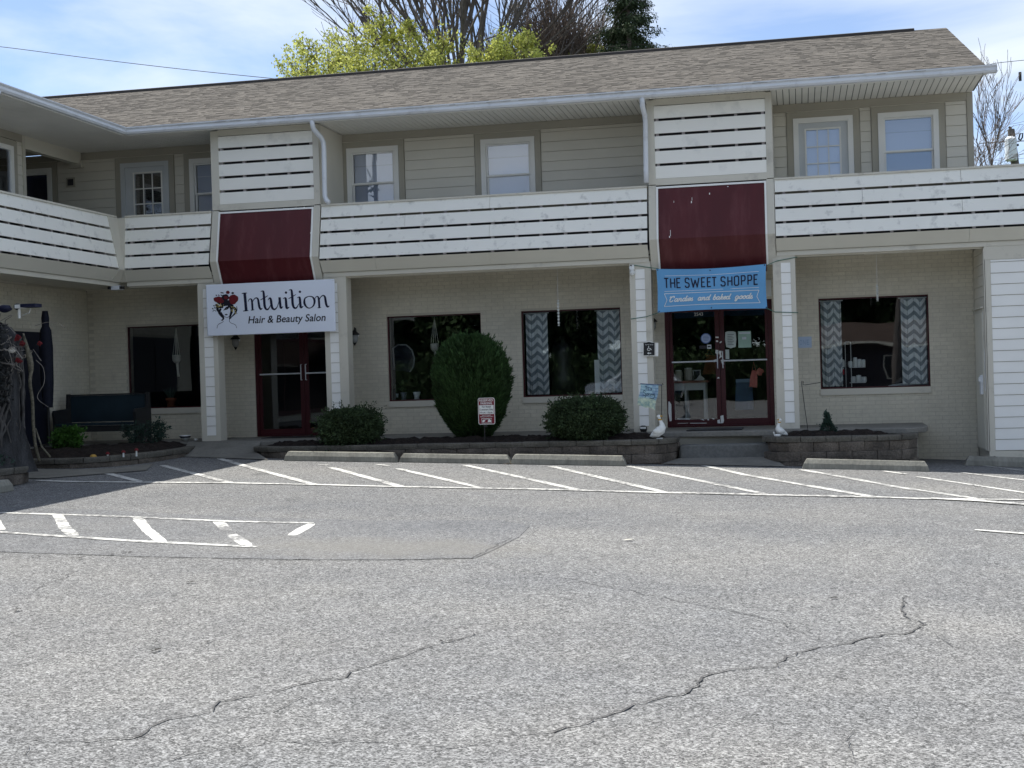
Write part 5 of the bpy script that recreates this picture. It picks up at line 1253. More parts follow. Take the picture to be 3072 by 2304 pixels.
t = thing('oval_mirror', 'arched mirror with a pale frame inside the salon window', 'mirror', at(1210, 1115, 24.2)); P = [at(x, y, 24.2) for x, y in ((1182, 1110), (1179, 1045), (1195, 1034), (1218, 1034), (1236, 1050), (1243, 1075), (1240, 1100), (1230, 1116))]
obj('mirror_frame', MB().tube(P, .014, 6), mat('pale_frame', (.30, .32, .32), .5), t); m_ = MB(); m_.poly([(p[0], p[1]+.01, p[2]) for p in P]); obj('mirror_face', m_, mat('dark_mirror', (.03, .035, .05), .15, 0, 1., spec=.8), t)
def macrame(px, ytop, ypot, ybot, Y, label):
    a = at(px, ytop, Y); b = at(px+1, ypot, Y); c = at(px+2, ybot, Y); t = thing('macrame_hanger', label, 'plant hanger', (a[0], Y, b[2])); m_ = MB()
    for s_ in (-1, -.3, .3, 1): m_.tube([a, ((a[0]+b[0])/2+s_*.035, Y, (a[2]+b[2])/2), (b[0]+s_*.07, Y, b[2])], .006, 5)
    obj('cord', m_, cream, t)
    if c[2] < b[2]-.1:
        obj('basket', MB().lathe((b[0], Y, b[2]-.15), [(.04, 0), (.075, .05), (.08, .14), (.07, .15)], 12), cream, t, smooth=True); obj('tassel', MB().tube([(b[0]+.01, Y, b[2]-.15), (b[0]+.02, Y, b[2]-.3), (b[0]+.03, Y, c[2])], [.03, .02, .028], 8), cream, t)
macrame(528, 985, 1065, 1130, YW+.35, 'cream macrame hanger in the window left of the salon column'); macrame(1303, 952, 1030, 1095, YW+.35, 'cream macrame cords behind glass above the tall yew')
t = thing('aloe_pot', 'terracotta pot with spiky plant in the leftmost window', 'potted plant', at(514, 1212, YW+.3)); p = at(498, 1194, YW+.3); q = at(529, 1223, YW+.3); r = (q[0]-p[0])/2; cx = (p[0]+q[0])/2; h = p[2]-q[2]
obj('pot', MB().lathe((cx, YW+.3, q[2]), [(r*.7, 0), (r*.88, h*.72), (r, h*.74), (r, h)], 14), terracotta, t, smooth=True); l_ = MB()
for k in range(11):
    a = -1+2*k/10; l_.tube([(cx+a*.04, YW+.3, p[2]), (cx+a*.12, YW+.28, p[2]+.12), (cx+a*.17, YW+.3, p[2]+.22-.05*abs(a))], [.014, .010, .001], 4)
obj('leaves', l_, bluej, t)

# ------------------------------------------------------------------ WHEEL STOPS
stops = [((-8.02, 20.5), (-6.16, 20.5), 'worn concrete wheel stop before the left rounded shrub', .15), ((-6.14, 20.55), (-4.36, 20.5), 'grey shaded concrete wheel stop in the middle of the row of three', .14), ((-4.36, 20.5), (-2.59, 20.47), 'pale sunlit concrete wheel stop before the round dark bush', .155),
         ((-.01, 20.5), (1.78, 20.5), 'concrete wheel stop before the curved tan stone wall', .15), ((2.44, 22.1), (4.2, 22.1), 'concrete wheel stop against the white siding at right edge', .15), ((-9.60, 13.6), (-9.60, 15.45), 'concrete wheel stop beside the stone planter at left edge', .15)]
proto = None
for (a, b, lb, h) in stops:
    a = Vector((a[0], a[1], G(*a))); b = Vector((b[0], b[1], G(*b))); d = b-a; L = d.length; ang = atan2(d.y, d.x); t = thing('wheel_stop', lb, 'wheel stop', tuple(a), 'concrete wheel stops'); t.rotation_euler = (0, -math.asin(d.z/L), ang)
    if proto is None:
        mb = MB(); pr = [(0, 0), (0, .075), (.03, .14), (.115, .14), (.145, .075), (.145, 0)]; e = [.0, .018, .06, .06, .018, 0]
        for s_, X in ((1, 0.), (-1, 1.)):
            for (y, z), c in zip(pr, e): mb.v.append((X*1.8+s_*c*1.1, y, z))
        n = 6; mb.f = [tuple(range(n))[::-1][::-1], tuple(range(n, 2*n))[::-1]]+[(k, (k+1) % n, n+(k+1) % n, n+k) for k in range(n)]
        me = bpy.data.meshes.new('stop_block'); me.from_pydata(mb.v, [], mb.f); me.materials.append(stopc); bm = bmesh.new(); bm.from_mesh(me); bmesh.ops.recalc_face_normals(bm, faces=bm.faces); bm.to_mesh(me); bm.free(); proto = me
        pin = MB(); 
        pin.lathe((0, 0, 0), [(.014, 0), (.014, .006)], 8); pme = bpy.data.meshes.new('anchor_pin'); pme.from_pydata(pin.v, [], pin.f); pme.materials.append(black)
    o = bpy.data.objects.new('stop_block', proto); col.objects.link(o); o.parent = t; o.scale = (L/1.8, 1, h/.14); bevel(o, .008, 2)
    for u in (.25, .75): p = bpy.data.objects.new('anchor_pin', pme); col.objects.link(p); p.parent = t; p.location = (L*u, .07, h+.001)

# ------------------------------------------------------------------ BENCH AND UMBRELLA
bt = thing('bench', 'high backed dark blue wooden bench in the porch corner', 'bench', (-11.95, 22.1, SL)); X0, X1 = -12.76, -11.18
obj('backrest', B(X0+.08, X1-.08, 22.28, 22.31, SL+.38, 1.335), mat('bench_blue', (0.013, 0.026, 0.036), .5, .2, 3.), bt)
obj('top_rail', B(X0+.08, X1-.08, 22.26, 22.33, 1.337, 1.36), wood, bt); obj('seat', B(X0+.05, X1-.05, 21.8, 22.27, SL+.33, SL+.37), MATS['bench_blue'], bt); obj('seat_apron', B(X0+.06, X1-.06, 21.82, 21.85, SL+.22, SL+.325), wood, bt)
for x in (X0, X1-.05):
    m_ = MB(); m_.prism([(21.78, SL), (21.86, SL), (22.25, SL+.12), (22.28, SL), (22.34, SL), (22.36, SL+.4), (22.34, 1.37), (22.27, 1.37), (22.24, SL+.62), (21.80, SL+.60), (21.77, SL+.55), (21.80, SL+.4)], 'x', x, x+.05); fixn(obj('end_panel', m_, wood, bt))
ut = thing('patio_umbrella', 'closed dark navy patio umbrella standing by the porch door', 'umbrella', (-12.35, 20.6, .45)); ux, uy = at(137, 1000, 20.7)[0], 20.7
nb = mat('navy_canvas', (0.006, 0.008, 0.018), .8, .3, 12.)
obj('pole', MB().tube([(ux, uy, .45), (ux, uy, at(135, 940, 20.7)[2])], .018, 8), black, ut); zt = at(135, 933, 20.7)[2]
m_ = MB(); prof = [(.035, .0), (.05, .12), (.045, .25), (.07, .32), (.085, .6), (.08, 1.2), (.06, 1.6)]
for k, (r, dz) in enumerate(prof):
    for j in range(16): a = 2*pi*j/16; q = r*(1+.3*(j % 2)); m_.v.append((ux+q*cos(a), uy+q*sin(a), zt-dz))
for k in range(len(prof)-1):
    for j in range(16): a = k*16+j; b = k*16+(j+1) % 16; m_.f.append((a, a+16, b+16, b))
obj('canopy', m_, nb, ut, smooth=True); obj('base', MB().lathe((ux, uy, SL), [(.22, 0), (.2, .05), (.05, .08)], 14), black, ut)

# ------------------------------------------------------------------ GOOSE STATUES
def goose(x, y, z, s, flip, label):
    t = thing('goose_statue', label, 'statue', (x, y, z), 'white goose statues beside the step'); d = -1 if flip else 1
    P = lambda a, b, c: (x+a*s*d, y+b*s, z+c*s)
    m_ = MB(); m_.tube([P(.0-.13, 0, .035), P(-.09, 0, .05), P(-.02, 0, .085), P(.045, 0, .135), P(.07, 0, .18), P(.062, 0, .225), P(.045, 0, .27), P(.03, 0, .305), P(.025, 0, .33)], [v*s for v in (.008, .04, .07, .078, .058, .038, .026, .022, .02)], 12)
    obj('body', m_, ceramic, t, smooth=True); obj('head', MB().ell(P(.018, 0, .345), (.032*s, .025*s, .028*s), 10, 8), ceramic, t, smooth=True)
    m_ = MB(); m_.tube([P(.04, 0, .348), P(.065, 0, .350), P(.085, 0, .343)], [.017*s, .012*s, .003*s], 8); obj('beak', m_, gold, t); obj('scarf', MB().lathe(P(.035, 0, .285), [(.03*s, 0), (.034*s, .012*s), (.028*s, .024*s)], 10), gold, t)
    m_ = MB(); m_.ell(P(-.0, -.06, .115), (.08*s, .02*s, .045*s), 10, 6); obj('wing', m_, ceramic, t, smooth=True); obj('foot', B(*sorted((P(-.02, 0, 0)[0], P(.07, 0, 0)[0])), y-.05*s, y+.05*s, z-.02, z+.008), ceramic, t)
goose(-2.155, 21.08, .43, .98, False, 'tall white goose statue left of the step, on the long dark wall'); 
# left statue faces right in the photograph
goose(-.30, 21.3, .41, .74, True, 'smaller white goose statue right of the step'); 
t = thing('duckling_statue', 'tiny white duck ornament at the feet of the smaller goose', 'statue', (-.37, 21.2, .41)); obj('body', MB().ell((-.36, 21.2, .435), (.055, .03, .022), 10, 6), ceramic, t, smooth=True); obj('neck', MB().tube([(-.40, 21.2, .44), (-.415, 21.2, .475), (-.41, 21.2, .49)], [.012, .009, .014], 7), ceramic, t, smooth=True)

# ------------------------------------------------------------------ VEGETATION
def leafcloud(mb, pts, dirs, L, W, jit=.5, up=0.):
    """small two-triangle leaves at pts, pointing along dirs with jitter (numpy)"""
    n = len(pts); d = dirs+RS.normal(0, jit, (n, 3)); d[:, 2] += up; d /= np.linalg.norm(d, axis=1)[:, None]+1e-9
    r = RS.normal(0, 1, (n, 3)); s_ = np.cross(d, r); s_ /= np.linalg.norm(s_, axis=1)[:, None]+1e-9
    l = L*RS.uniform(.6, 1.3, n)[:, None]; w = W*RS.uniform(.6, 1.3, n)[:, None]
    a = pts; b = pts+d*l*.5+s_*w*.5; c = pts+d*l; e = pts+d*l*.5-s_*w*.5
    v = np.stack([a, b, c, e], 1).reshape(-1, 3); i = len(mb.v); mb.v += [tuple(q) for q in v]; mb.f += [(i+4*k, i+4*k+1, i+4*k+2, i+4*k+3) for k in range(n)]
def lumps(nl, seed):
    rs = np.random.RandomState(seed); d = rs.normal(0, 1, (nl, 3)); d /= np.linalg.norm(d, axis=1)[:, None]; return d, rs.uniform(.05, .17, nl)
def bush(name, label, cat, c, prof, n, L, W, m, seed=1, up=.0, jit=.5, amp=1., stem=None, core=True, group=None, shoots=0, slen=.12):
    """prof(t, ang)->radius for height fraction t (0..1), c = base centre, prof height H"""
    H, rad = prof; t = thing(name, label, cat, c, group); mb = MB(); rs = np.random.RandomState(seed); ld, la = lumps(46, seed+5)
    tt = rs.beta(1.25, 1.05, n); ang = rs.uniform(0, 2*pi, n); R_ = np.array([rad(q) for q in tt])
    dirs = np.stack([np.cos(ang), np.sin(ang), (tt-.45)*1.6], 1); dn_ = dirs/np.linalg.norm(dirs, axis=1)[:, None]
    bump = np.zeros(n)
    for d, a in zip(ld, la): bump = np.maximum(bump, a*np.clip((dn_@d-.80)/.2, 0, 1))
    depth = 1-np.abs(rs.normal(0, .11, n)); k = R_*(.92+amp*bump)*depth
    pts = np.stack([c[0]+np.cos(ang)*k, c[1]+np.sin(ang)*k, c[2]+tt*H*(1+.25*amp*bump*(tt > .75))], 1)
    leafcloud(mb, pts, dn_*np.array([1, 1, .8]), L, W, jit, up)
    # leafy shoots that break the outline
    for _ in range(shoots):
        q = rs.beta(1.5, 1.1); a = rs.uniform(0, 2*pi); d = np.array([cos(a), sin(a), (q-.45)*1.8+up*1.2]); d /= np.linalg.norm(d); d += rs.normal(0, .22, 3); k = rad(q)*rs.uniform(.84, 1.0)
        s0 = np.array([c[0]+cos(a)*k, c[1]+sin(a)*k, c[2]+q*H]); l = slen*rs.uniform(.4, 1.25); k = int(14+18*rs.rand()); u = rs.rand(k)[:, None]
        leafcloud(mb, s0+d*l*u+rs.normal(0, .006+.012*(1-up*.6), (k, 3)), np.tile(d, (k, 1)), L*.95, W*1.1, .55 if up < .5 else .25, 0)
    obj('foliage', mb, m, t, kind='stuff')
    if core:
        cm = MB(); cm.lathe(c, [(max(.01, rad(q)*.80), q*H*.97) for q in np.linspace(.02, .97, 12)], 18); obj('inner_foliage', cm, m, t)
    s_ = MB(); s_.tube([(c[0], c[1], c[2]-.06), (c[0]+.01, c[1], c[2]+H*.3), (c[0], c[1], c[2]+H*.6)], [stem or .03, (stem or .03)*.8, .01], 7); obj('stem', s_, bark, t); return t
def yewr(t):
    # narrow foot, widest at 62 % of the height, domed top
    if t < .58: return .17+(.66-.17)*sin(pi/2*min(1, (t+.02)/.56))**.95
    q = (t-.58)/.42; return .66*sqrt(max(0, 1-q*q*.97))
bush('topiary_yew', 'tall egg-shaped dark green yew before the salon window', 'bush', (-5.21, 21.72, .42), (1.62, lambda q: yewr(q)*.90), 60000, .075, .014, yew, 3, up=1.2, jit=.30, amp=1.3, stem=.09, shoots=900, slen=.13)
def rnd(r, lo=.55): return lambda t: r*(lo+(1-lo)*sin(pi/2*min(1, t/.45))) if t < .45 else r*sqrt(max(0, 1-((t-.45)/.55)**2.4*.98))
bush('round_shrub', 'loose dark shrub in front of the right salon column', 'bush', (-7.17, 21.35, .42), (.54, rnd(.43, .6)), 12000, .042, .020, jun, 9, jit=.8, amp=2.2, shoots=420, slen=.17, group='clipped shrubs in the long planter')
bush('round_shrub', 'wide clipped shrub below the grey curtain window', 'bush', (-3.31, 21.35, .42), (.62, rnd(.56, .62)), 17000, .042, .020, jun, 14, jit=.8, amp=1.8, shoots=520, slen=.12, group='clipped shrubs in the long planter')
bush('bright_shrub', 'small bright green shrub in front of the dark bench', 'bush', (-11.62, 20.25, .46), (.33, rnd(.17, .6)), 2600, .05, .024, shrubg, 21, jit=.9, amp=1.8, core=False, shoots=60, slen=.12)
bush('spreading_shrub', 'low spreading dark shrub at right end of the bench', 'bush', (-10.88, 21.5, .46), (.34, lambda t: .12+.24*t**.6*(1-t*.4)), 1100, .05, .02, bluej, 23, jit=.9, amp=2.2, core=False, shoots=70, slen=.16)
bush('juniper', 'young pointed evergreen in the curved stone planter', 'bush', (.39, 21.4, .42), (.31, lambda t: .17*(1-t)**1.7+.008), 1900, .035, .013, bluej, 25, up=.8, jit=.6, amp=1.2, core=False, shoots=26, slen=.07)

def branch(mb, tips, p, d, L, r, depth, spread, upb, nseg=4, kids=3, wig=.12, minr=.004, rs=random):
    pts = [p.copy()]; rad = [r]; q = p.copy(); dd = d.copy()
    for k in range(nseg):
        dd = (dd+Vector((rs.gauss(0, wig), rs.gauss(0, wig), rs.gauss(0, wig)+upb*.25))).normalized(); q = q+dd*(L/nseg); pts.append(q.copy()); rad.append(max(minr, r*(1-.55*(k+1)/nseg)))
    mb.tube(pts, rad, 5 if r > .05 else (4 if r > .02 else 3), cap=False)
    if depth == 0: tips.append((q, dd)); return
    for i in range(kids):
        t = .35+.65*(i+rs.random())/kids; k = min(nseg-1, int(t*nseg)); pp = pts[k]+(pts[k+1]-pts[k])*(t*nseg-k)
        s_ = Vector((rs.gauss(0, 1), rs.gauss(0, 1), rs.gauss(0, .5))); s_ = (s_-dd*s_.dot(dd)).normalized(); nd = (dd+s_*spread*rs.uniform(.6, 1.3)+Vector((0, 0, upb*.4))).normalized()
        branch(mb, tips, pp, nd, L*rs.uniform(.55, .8), max(minr, r*.52), depth-1, spread, upb, nseg, kids, wig, minr, rs)
    tips.append((q, dd))
def baretree(name, label, base, limbs, L, r, depth, spread, upb, m, seed, kids=3, trunk=1.5, group=None, lean=.35, minr=.007):
    rs = random.Random(seed); t = thing(name, label, 'tree', base, group); tips = []; b = Vector(base); tr = MB(); tr.tube([b-Vector((0, 0, .5)), b+Vector((0, 0, trunk*.5)), b+Vector((0, 0, trunk))], [r*1.6, r*1.25, r*1.1], 9); obj('trunk', tr, m, t); mb = MB()
    for k in range(limbs):
        a = 2*pi*k/limbs+rs.uniform(-.3, .3); e = lean[0]+(lean[1]-lean[0])*((k*7) % limbs)/max(1, limbs-1); d = Vector((cos(a)*e, sin(a)*e, 1)).normalized(); branch(mb, tips, b+Vector((cos(a)*r*.4, sin(a)*r*.4, trunk*(.82+.17*rs.random()))), d, L*rs.uniform(.8, 1.1), r*rs.uniform(.5, .75), depth, spread, upb, 5, kids, .10, minr, rs)
    obj('branches', mb, m, t); return t, tips
def gz(y): return 3.5          # the bank behind the building
bank = MB(); 
for x0, x1 in ((-80, 80),): bank.poly([(x0, 33.2, -.2), (x1, 33.2, -.2), (x1, 37, 3.4), (x0, 37, 3.4)]); bank.poly([(x0, 37, 3.4), (x1, 37, 3.4), (x1, 90, 5.5), (x0, 90, 5.5)])
obj('hillside', bank, mat('hill_grass', (.05, .075, .025), .95, .3, 1., fine=.3), kind='structure')
# bare trees behind the ridge
baretree('bare_tree', 'big leafless tree with many upright limbs above the roof ridge', (-9.7, 40, 3.8), 22, 5.0, .12, 3, .40, .18, bark, 5, kids=4, trunk=5.6, lean=(.08, 1.15), minr=.008)
baretree('bare_tree', 'smaller leafless tree at far left of the tall limbs', (-12.4, 42, 4), 6, 2.6, .08, 3, .5, .12, barkd, 8, kids=4, trunk=5.2, lean=(.3, 1.), minr=.007)
baretree('twiggy_tree', 'dense reddish brown leafless tree between the bare tree and the conifer', (-7.5, 44, 4), 20, 2.35, .06, 3, .40, .22, barkd, 12, kids=6, trunk=5.2, lean=(.05, .8), minr=.0075)
baretree('twiggy_tree', 'low brown twiggy tree left of the dark conifer', (-6.45, 45, 4), 9, 1.5, .06, 3, .5, .2, barkd, 15, kids=5, trunk=5.6, lean=(.1, .7), minr=.008)
baretree('bare_tree', 'slender leafless tree beyond the balcony at right', (6.0, 45, 2.0), 5, 2.1, .045, 3, .36, .22, barkd, 22, kids=3, trunk=5.3, lean=(.02, .22), minr=.007)
baretree('bare_tree', 'low leafless sapling behind the balcony, half hidden', (5.55, 46, 2.0), 6, 1.4, .04, 3, .6, .05, barkd, 27, kids=4, trunk=5.0, lean=(.2, 1.), minr=.006)
def leafytree(label, base, blobs, seed, name='spring_tree', m=spring, n=900, L=.15, W=.085, limbs=5, trunk=3.):
    rs = np.random.RandomState(seed); rp_ = random.Random(seed); t = thing(name, label, 'tree', base); b = Vector(base); tr = MB(); tr.tube([b-Vector((0, 0, .5)), b+Vector((0, 0, trunk))], [.14, .09], 7); obj('trunk', tr, barkd, t); br = MB(); mb = MB()
    for (x, y, z, r) in blobs:
        c = Vector((x, y, z)); br.tube([b+Vector((0, 0, trunk*.8)), (b+c)/2+Vector((rp_.uniform(-.2, .2), 0, .4)), c], [.06, .04, .015], 4, cap=False)
        for q in range(7): br.tube([c, c+Vector((rp_.gauss(0, 1), rp_.gauss(0, 1), rp_.gauss(.3, 1))).normalized()*r], [.015, .006], 3, cap=False)
        # sub clumps so that sky shows between
        for q in range(max(4, int(n*r/140))):
            cc = np.array([x, y, z])+rs.normal(0, 1, 3)*r*.52; rr = r*rs.uniform(.13, .3); k = int(26+40*rs.rand()); p = cc+rs.normal(0, 1, (k, 3))*rr*.8; leafcloud(mb, p, rs.normal(0, 1, (k, 3)), L, W, .5, 0)
    obj('branches', br, barkd, t); obj('foliage', mb, m, t, kind='stuff'); return t
def bp_(px, py, Y): p = at(px, py, Y); return p
def blobs_at(l, Y): return [(*bp_(px, py-8, Y+dy), r*1.22) for px, py, r, dy in l]
leafytree('yellow green tree in new leaf at left of the ridge trees', (bp_(900, 240, 38)[0], 38, 3.6), blobs_at([(905, 225, .55, 0), (935, 185, .6, .4), (925, 150, .35, 0), (985, 215, .7, 0), (885, 245, .5, .3), (1010, 190, .5, .6), (950, 240, .7, 0)], 38), 31, n=2300, L=.105, W=.06)
leafytree('bright yellow green tree in new leaf before the big bare tree', (bp_(1130, 240, 37.5)[0], 37.5, 3.6), blobs_at([(1050, 200, .7, 0), (1120, 150, .65, .3), (1130, 85, .40, 0), (1150, 190, .8, 0), (1200, 215, .7, -.3), (1090, 235, .8, 0), (1225, 160, .5, .5), (1290, 175, .6, .3), (1330, 150, .35, .3), (1270, 215, .75, 0), (1335, 200, .65, 0), (1180, 110, .3, .2), (1040, 230, .7, 0), (1230, 100, .25, .2)], 37.5), 33, n=2600, L=.105, W=.06)
leafytree('small vivid yellow green treetop right of the big bare trunk', (bp_(1510, 200, 37)[0], 37, 3.6), blobs_at([(1470, 178, .42, 0), (1505, 160, .40, .2), (1545, 172, .45, 0), (1575, 150, .28, .2), (1460, 198, .5, 0), (1530, 190, .55, 0), (1575, 180, .4, 0)], 37), 35, n=3800, L=.10, W=.06)
leafytree('pale green low bush on the ridge line left of the conifer', (bp_(1770, 170, 43)[0], 43, 4), blobs_at([(1765, 160, .3, 0), (1745, 172, .35, 0), (1790, 150, .2, 0)], 43), 37, n=1500, L=.10, W=.06)
# conifer
def conifer(label, base, H, Rb, seed, top=None):
    rs = random.Random(seed); rn = np.random.RandomState(seed); t = thing('spruce_tree', label, 'tree', base); b = Vector(base); tr = MB(); tr.tube([b-Vector((0, 0, .4)), b+Vector((0, 0, H*.5)), b+Vector((0, 0, H))], [.2, .12, .02], 7); obj('trunk', tr, barkd, t); br = MB(); mb = MB(); z = H*.16
    while z < H*.98:
        f = 1-z/H
        for k in range(7):
            a = rs.uniform(0, 2*pi); L = Rb*f*rs.uniform(.7, 1.15)
            if rs.random() < .26: continue
            s_ = b+Vector((0, 0, z+rs.uniform(-.15, .15))); P = [s_]
            for q in range(1, 6):
                u = q/5; P.append(s_+Vector((cos(a)*L*u, sin(a)*L*u, L*(.10*u-.42*u*u+.24*u**3))))
            br.tube(P, [.03*(f+.3), .025*(f+.3), .02*(f+.3), .012, .009, .006], 3, cap=False)
            for q in range(1, 6):
                for w_ in range(int(2+L*1.6)):
                    c = P[q-1]+(P[q]-P[q-1])*rs.random(); k_ = int(16+14*rs.random()); side = Vector((-sin(a), cos(a), 0))*rs.uniform(-1, 1)*.30*(1.1-q/6)*min(1, L); p = np.array(c+side)+rn.normal(0, 1, (k_, 3))*np.array([.085, .085, .05]); p[:, 2] -= rn.uniform(0, .20, k_)
                    leafcloud(mb, p, np.tile(np.array([cos(a)*.6, sin(a)*.6, -.7]), (k_, 1)), .11, .035, .45)
        z += .30*(.5+f*.7)
    obj('branches', br, barkd, t); obj('foliage', mb, conif, t, kind='stuff')
conifer('dark green spruce rising out of frame above the ridge', (bp_(1887, 160, 42)[0], 42, 4.0), 11.0, 3.35, 41)

# utility pole and wires
pt = thing('utility_pole', 'distant utility pole with transformer behind the balcony at far right', 'utility pole', (8.9, 60, 2)); 
p0 = at(3046, 500, 60); p1 = at(3033, 388, 60); obj('pole', MB().tube([(p0[0]+.2, 60, 2), p0, p1], [.2, .17, .14], 8), bark, pt); c = at(3034, 460, 60); obj('transformer', MB().lathe((c[0]-.05, 59.75, c[2]-.35), [(.2, 0), (.24, .05), (.24, .9), (.14, 1.0)], 12), gutterm, pt)
obj('pole_top_arm', MB().tube([at(3027, 380, 60), at(3036, 392, 60)], .05, 5).tube([at(3035, 382, 59.9), at(3028, 390, 59.9)], .03, 4), bark, pt)
obj('insulator_ring', MB().tube([at(x, y, 60) for x, y in ((3056, 418), (3060, 402), (3068, 400), (3067, 412), (3062, 420), (3056, 418))], .035, 5), black, pt); obj('bracket', MB().box(at(3048, 1, 60)[0], at(3056, 1, 60)[0], 59.8, 59.9, at(1, 446, 60)[2]-.2, at(1, 436, 60)[2]).tube([at(3046, 437, 59.8), at(3056, 434, 59.8)], .05, 5), black, pt)
def wire(label, P, r=.012, nm='power_line'):
    t = thing(nm, label, 'wire', P[0], 'overhead wires'); obj('cable', MB().tube([tuple(v) for v in catmull(P, 10)], r, 5), black, t)
wire('thin overhead wire sloping down across the sky at left', [at(-120, 132, 38), at(0, 140, 38), at(280, 176, 38), at(560, 209, 38), at(845, 238, 38), at(1100, 262, 38)], .010)
wire('thin overhead wire leaving the right end of the gutter', [at(2960, 196, 30), at(3000, 188, 30), at(3160, 172, 30)], .006)
wire('thin wire crossing the far utility pole', [at(2940, 430, 62), at(3040, 424, 60), at(3140, 421, 58)], .02)

# ------------------------------------------------------------------ VINE TRUNK AT THE LEFT EDGE
vt = thing('vine_trunk', 'thick gnarled old trunk tangled in bare vines and red roses at left edge', 'tree', (-10.45, 16.35, .44))
tx, ty = -10.42, 16.25; rs = random.Random(3); m_ = MB(); n = 26; prof = [(.52, -.05), (.46, .1), (.40, .35), (.38, .7), (.38, 1.1), (.40, 1.45), (.38, 1.70), (.28, 1.86), (.08, 1.95)]
for k, (r, z) in enumerate(prof):
    for j in range(n): a = 2*pi*j/n; q = r*(1+.13*sin(a*5+z*2.5)+.08*sin(a*9-z*4)+rs.uniform(-.05, .05)); m_.v.append((tx+q*cos(a), ty+q*sin(a), .44+z))
for k in range(len(prof)-1):
    for j in range(n): a = k*n+j; b = k*n+(j+1) % n; m_.f.append((a, b, b+n, a+n))
vb = mat('vine_bark', (0.035, 0.036, 0.038), .95, .5, 9., bump=1., bscale=40, stretch=(1, 1, .22), fine=.35); obj('trunk', m_, vb, vt, smooth=True)
m_ = MB()
for k in range(70):     # climbing stems over the trunk surface
    a = rs.uniform(0, 6.28); z = rs.uniform(.0, .5); P = []
    for q in range(9): a += rs.uniform(-.22, .22); z += rs.uniform(.08, .22); r = .395+.04*rs.random()+(.06 if z < .3 else 0); P.append((tx+r*cos(a), ty+r*sin(a), .44+min(z, 1.72)))
    m_.tube([tuple(v) for v in catmull(P, 3)], rs.uniform(.006, .020), 5)
obj('climbing_stem', m_, mat('stem_grey', (0.08, 0.077, 0.074), .9, .3, 10.), vt, kind='stuff')
m_ = MB()
for k in range(85):    # tangle of pale dry vines on top
    a = rs.uniform(-2.6, 1.2); r = rs.uniform(.05, .36); P = [(tx+r*cos(a), ty-.1+r*sin(a), .44+rs.uniform(1.4, 1.85))]
    for q in range(7):
        P.append((P[-1][0]+rs.gauss(.015, .07), P[-1][1]+rs.gauss(-.01, .06), P[-1][2]+rs.gauss(-.01, .07)))
    m_.tube([tuple(v) for v in catmull(P, 4)], rs.uniform(.003, .010), 4)
for P in ([at(105, 978, 16.1), at(140, 967, 16.1), at(175, 970, 16.1), at(195, 983, 16.1)], [at(100, 1048, 16.1), at(118, 1075, 16.1), at(124, 1082, 16.1)], [at(108, 1080, 16.1), at(130, 1105, 16.1), at(132, 1150, 16.1), at(112, 1192, 16.1), at(145, 1222, 16.1)]): m_.tube([tuple(v) for v in catmull(P, 6)], .004, 4)
obj('dry_vine', m_, mat('dry_vine_pale', (0.2, 0.185, 0.165), .9, .3, 10.), vt, kind='stuff')
sd_ = mat('sapling_bark', (0.13, 0.12, 0.09), .9, .5, 26., fine=.4); m_ = MB(); P = [at(118, 1382, 16.6), at(108, 1345, 16.5), at(101, 1290, 16.4), at(97, 1200, 16.3), at(90, 1150, 16.2), at(92, 1092, 16.2), at(70, 1000, 16.1)]
m_.tube([tuple(v) for v in catmull(P, 4)], [.022]*(len(catmull(P, 4))-6)+[.035, .04, .04, .03, .02, .01], 7); m_.tube([at(106, 1285, 16.45), at(125, 1340, 16.5), at(152, 1372, 16.55)], [.012, .012, .014], 6); obj('sapling_stem', m_, sd_, vt, smooth=True)
rr = mat('rose_petal', (0.13, 0.01, 0.013), .6, .25, 12.); lf = MB()
for px, py, r, dk in ((55, 1012, .045, 0), (68, 1030, .042, 0), (120, 1030, .035, 0), (55, 1080, .04, 0), (62, 1084, .03, 0), (48, 1020, .02, 0)):
    c = at(px, py, 15.92); q = MB()
    for k in range(16):
        a = k*2.4; w = r*(.25+k*.05); q.ell((c[0]+cos(a)*w*.8, c[1]-.01+sin(k)*.01, c[2]+sin(a)*w*.7), (r*.38, r*.22, r*.32), 6, 4, .4)
    obj('rose', q, rr, vt)
c = at(36, 1050, 15.9); q = MB(); 
for k in range(8): q.ell((c[0]+cos(k*.8)*.03, c[1], c[2]+sin(k*.8)*.02), (.028, .015, .02), 6, 4, .3)
obj('pale_rose', q, cream, vt)
for k in range(2200):
    p = np.array([tx+rs.uniform(-.3, .46), ty-rs.uniform(.2, .5), .44+rs.uniform(.85, 1.9)]); leafcloud(lf, p[None], RS.normal(0, 1, (1, 3)), .06, .035, .4)
obj('leaves', lf, mat('withered_leaf', (.022, .024, .024), .8, .4, 9.), vt, kind='stuff')
lf = MB(); p = np.stack([tx+RS.uniform(-.5, .42, 1500), ty-.2+RS.uniform(-.35, .3, 1500), .44+RS.uniform(0, .22, 1500)], 1); leafcloud(lf, p, RS.normal(0, 1, (1500, 3)), .05, .025, .4); obj('undergrowth', lf, bluej, vt, kind='stuff')
t = thing('solar_light', 'white solar garden light with flat navy panel on top of the vine trunk', 'lamp', at(60, 940, 16.1)); p = at(52, 922, 16.05); q = at(110, 915, 16.05)
m_ = MB(); m_.tube([at(58, 955, 16.1), at(57, 925, 16.1)], .018, 7); obj('post', m_, ceramic, t); obj('lamp_head', MB().ell(at(52, 920, 16.1), (.05, .04, .045), 10, 7), black, t, smooth=True)
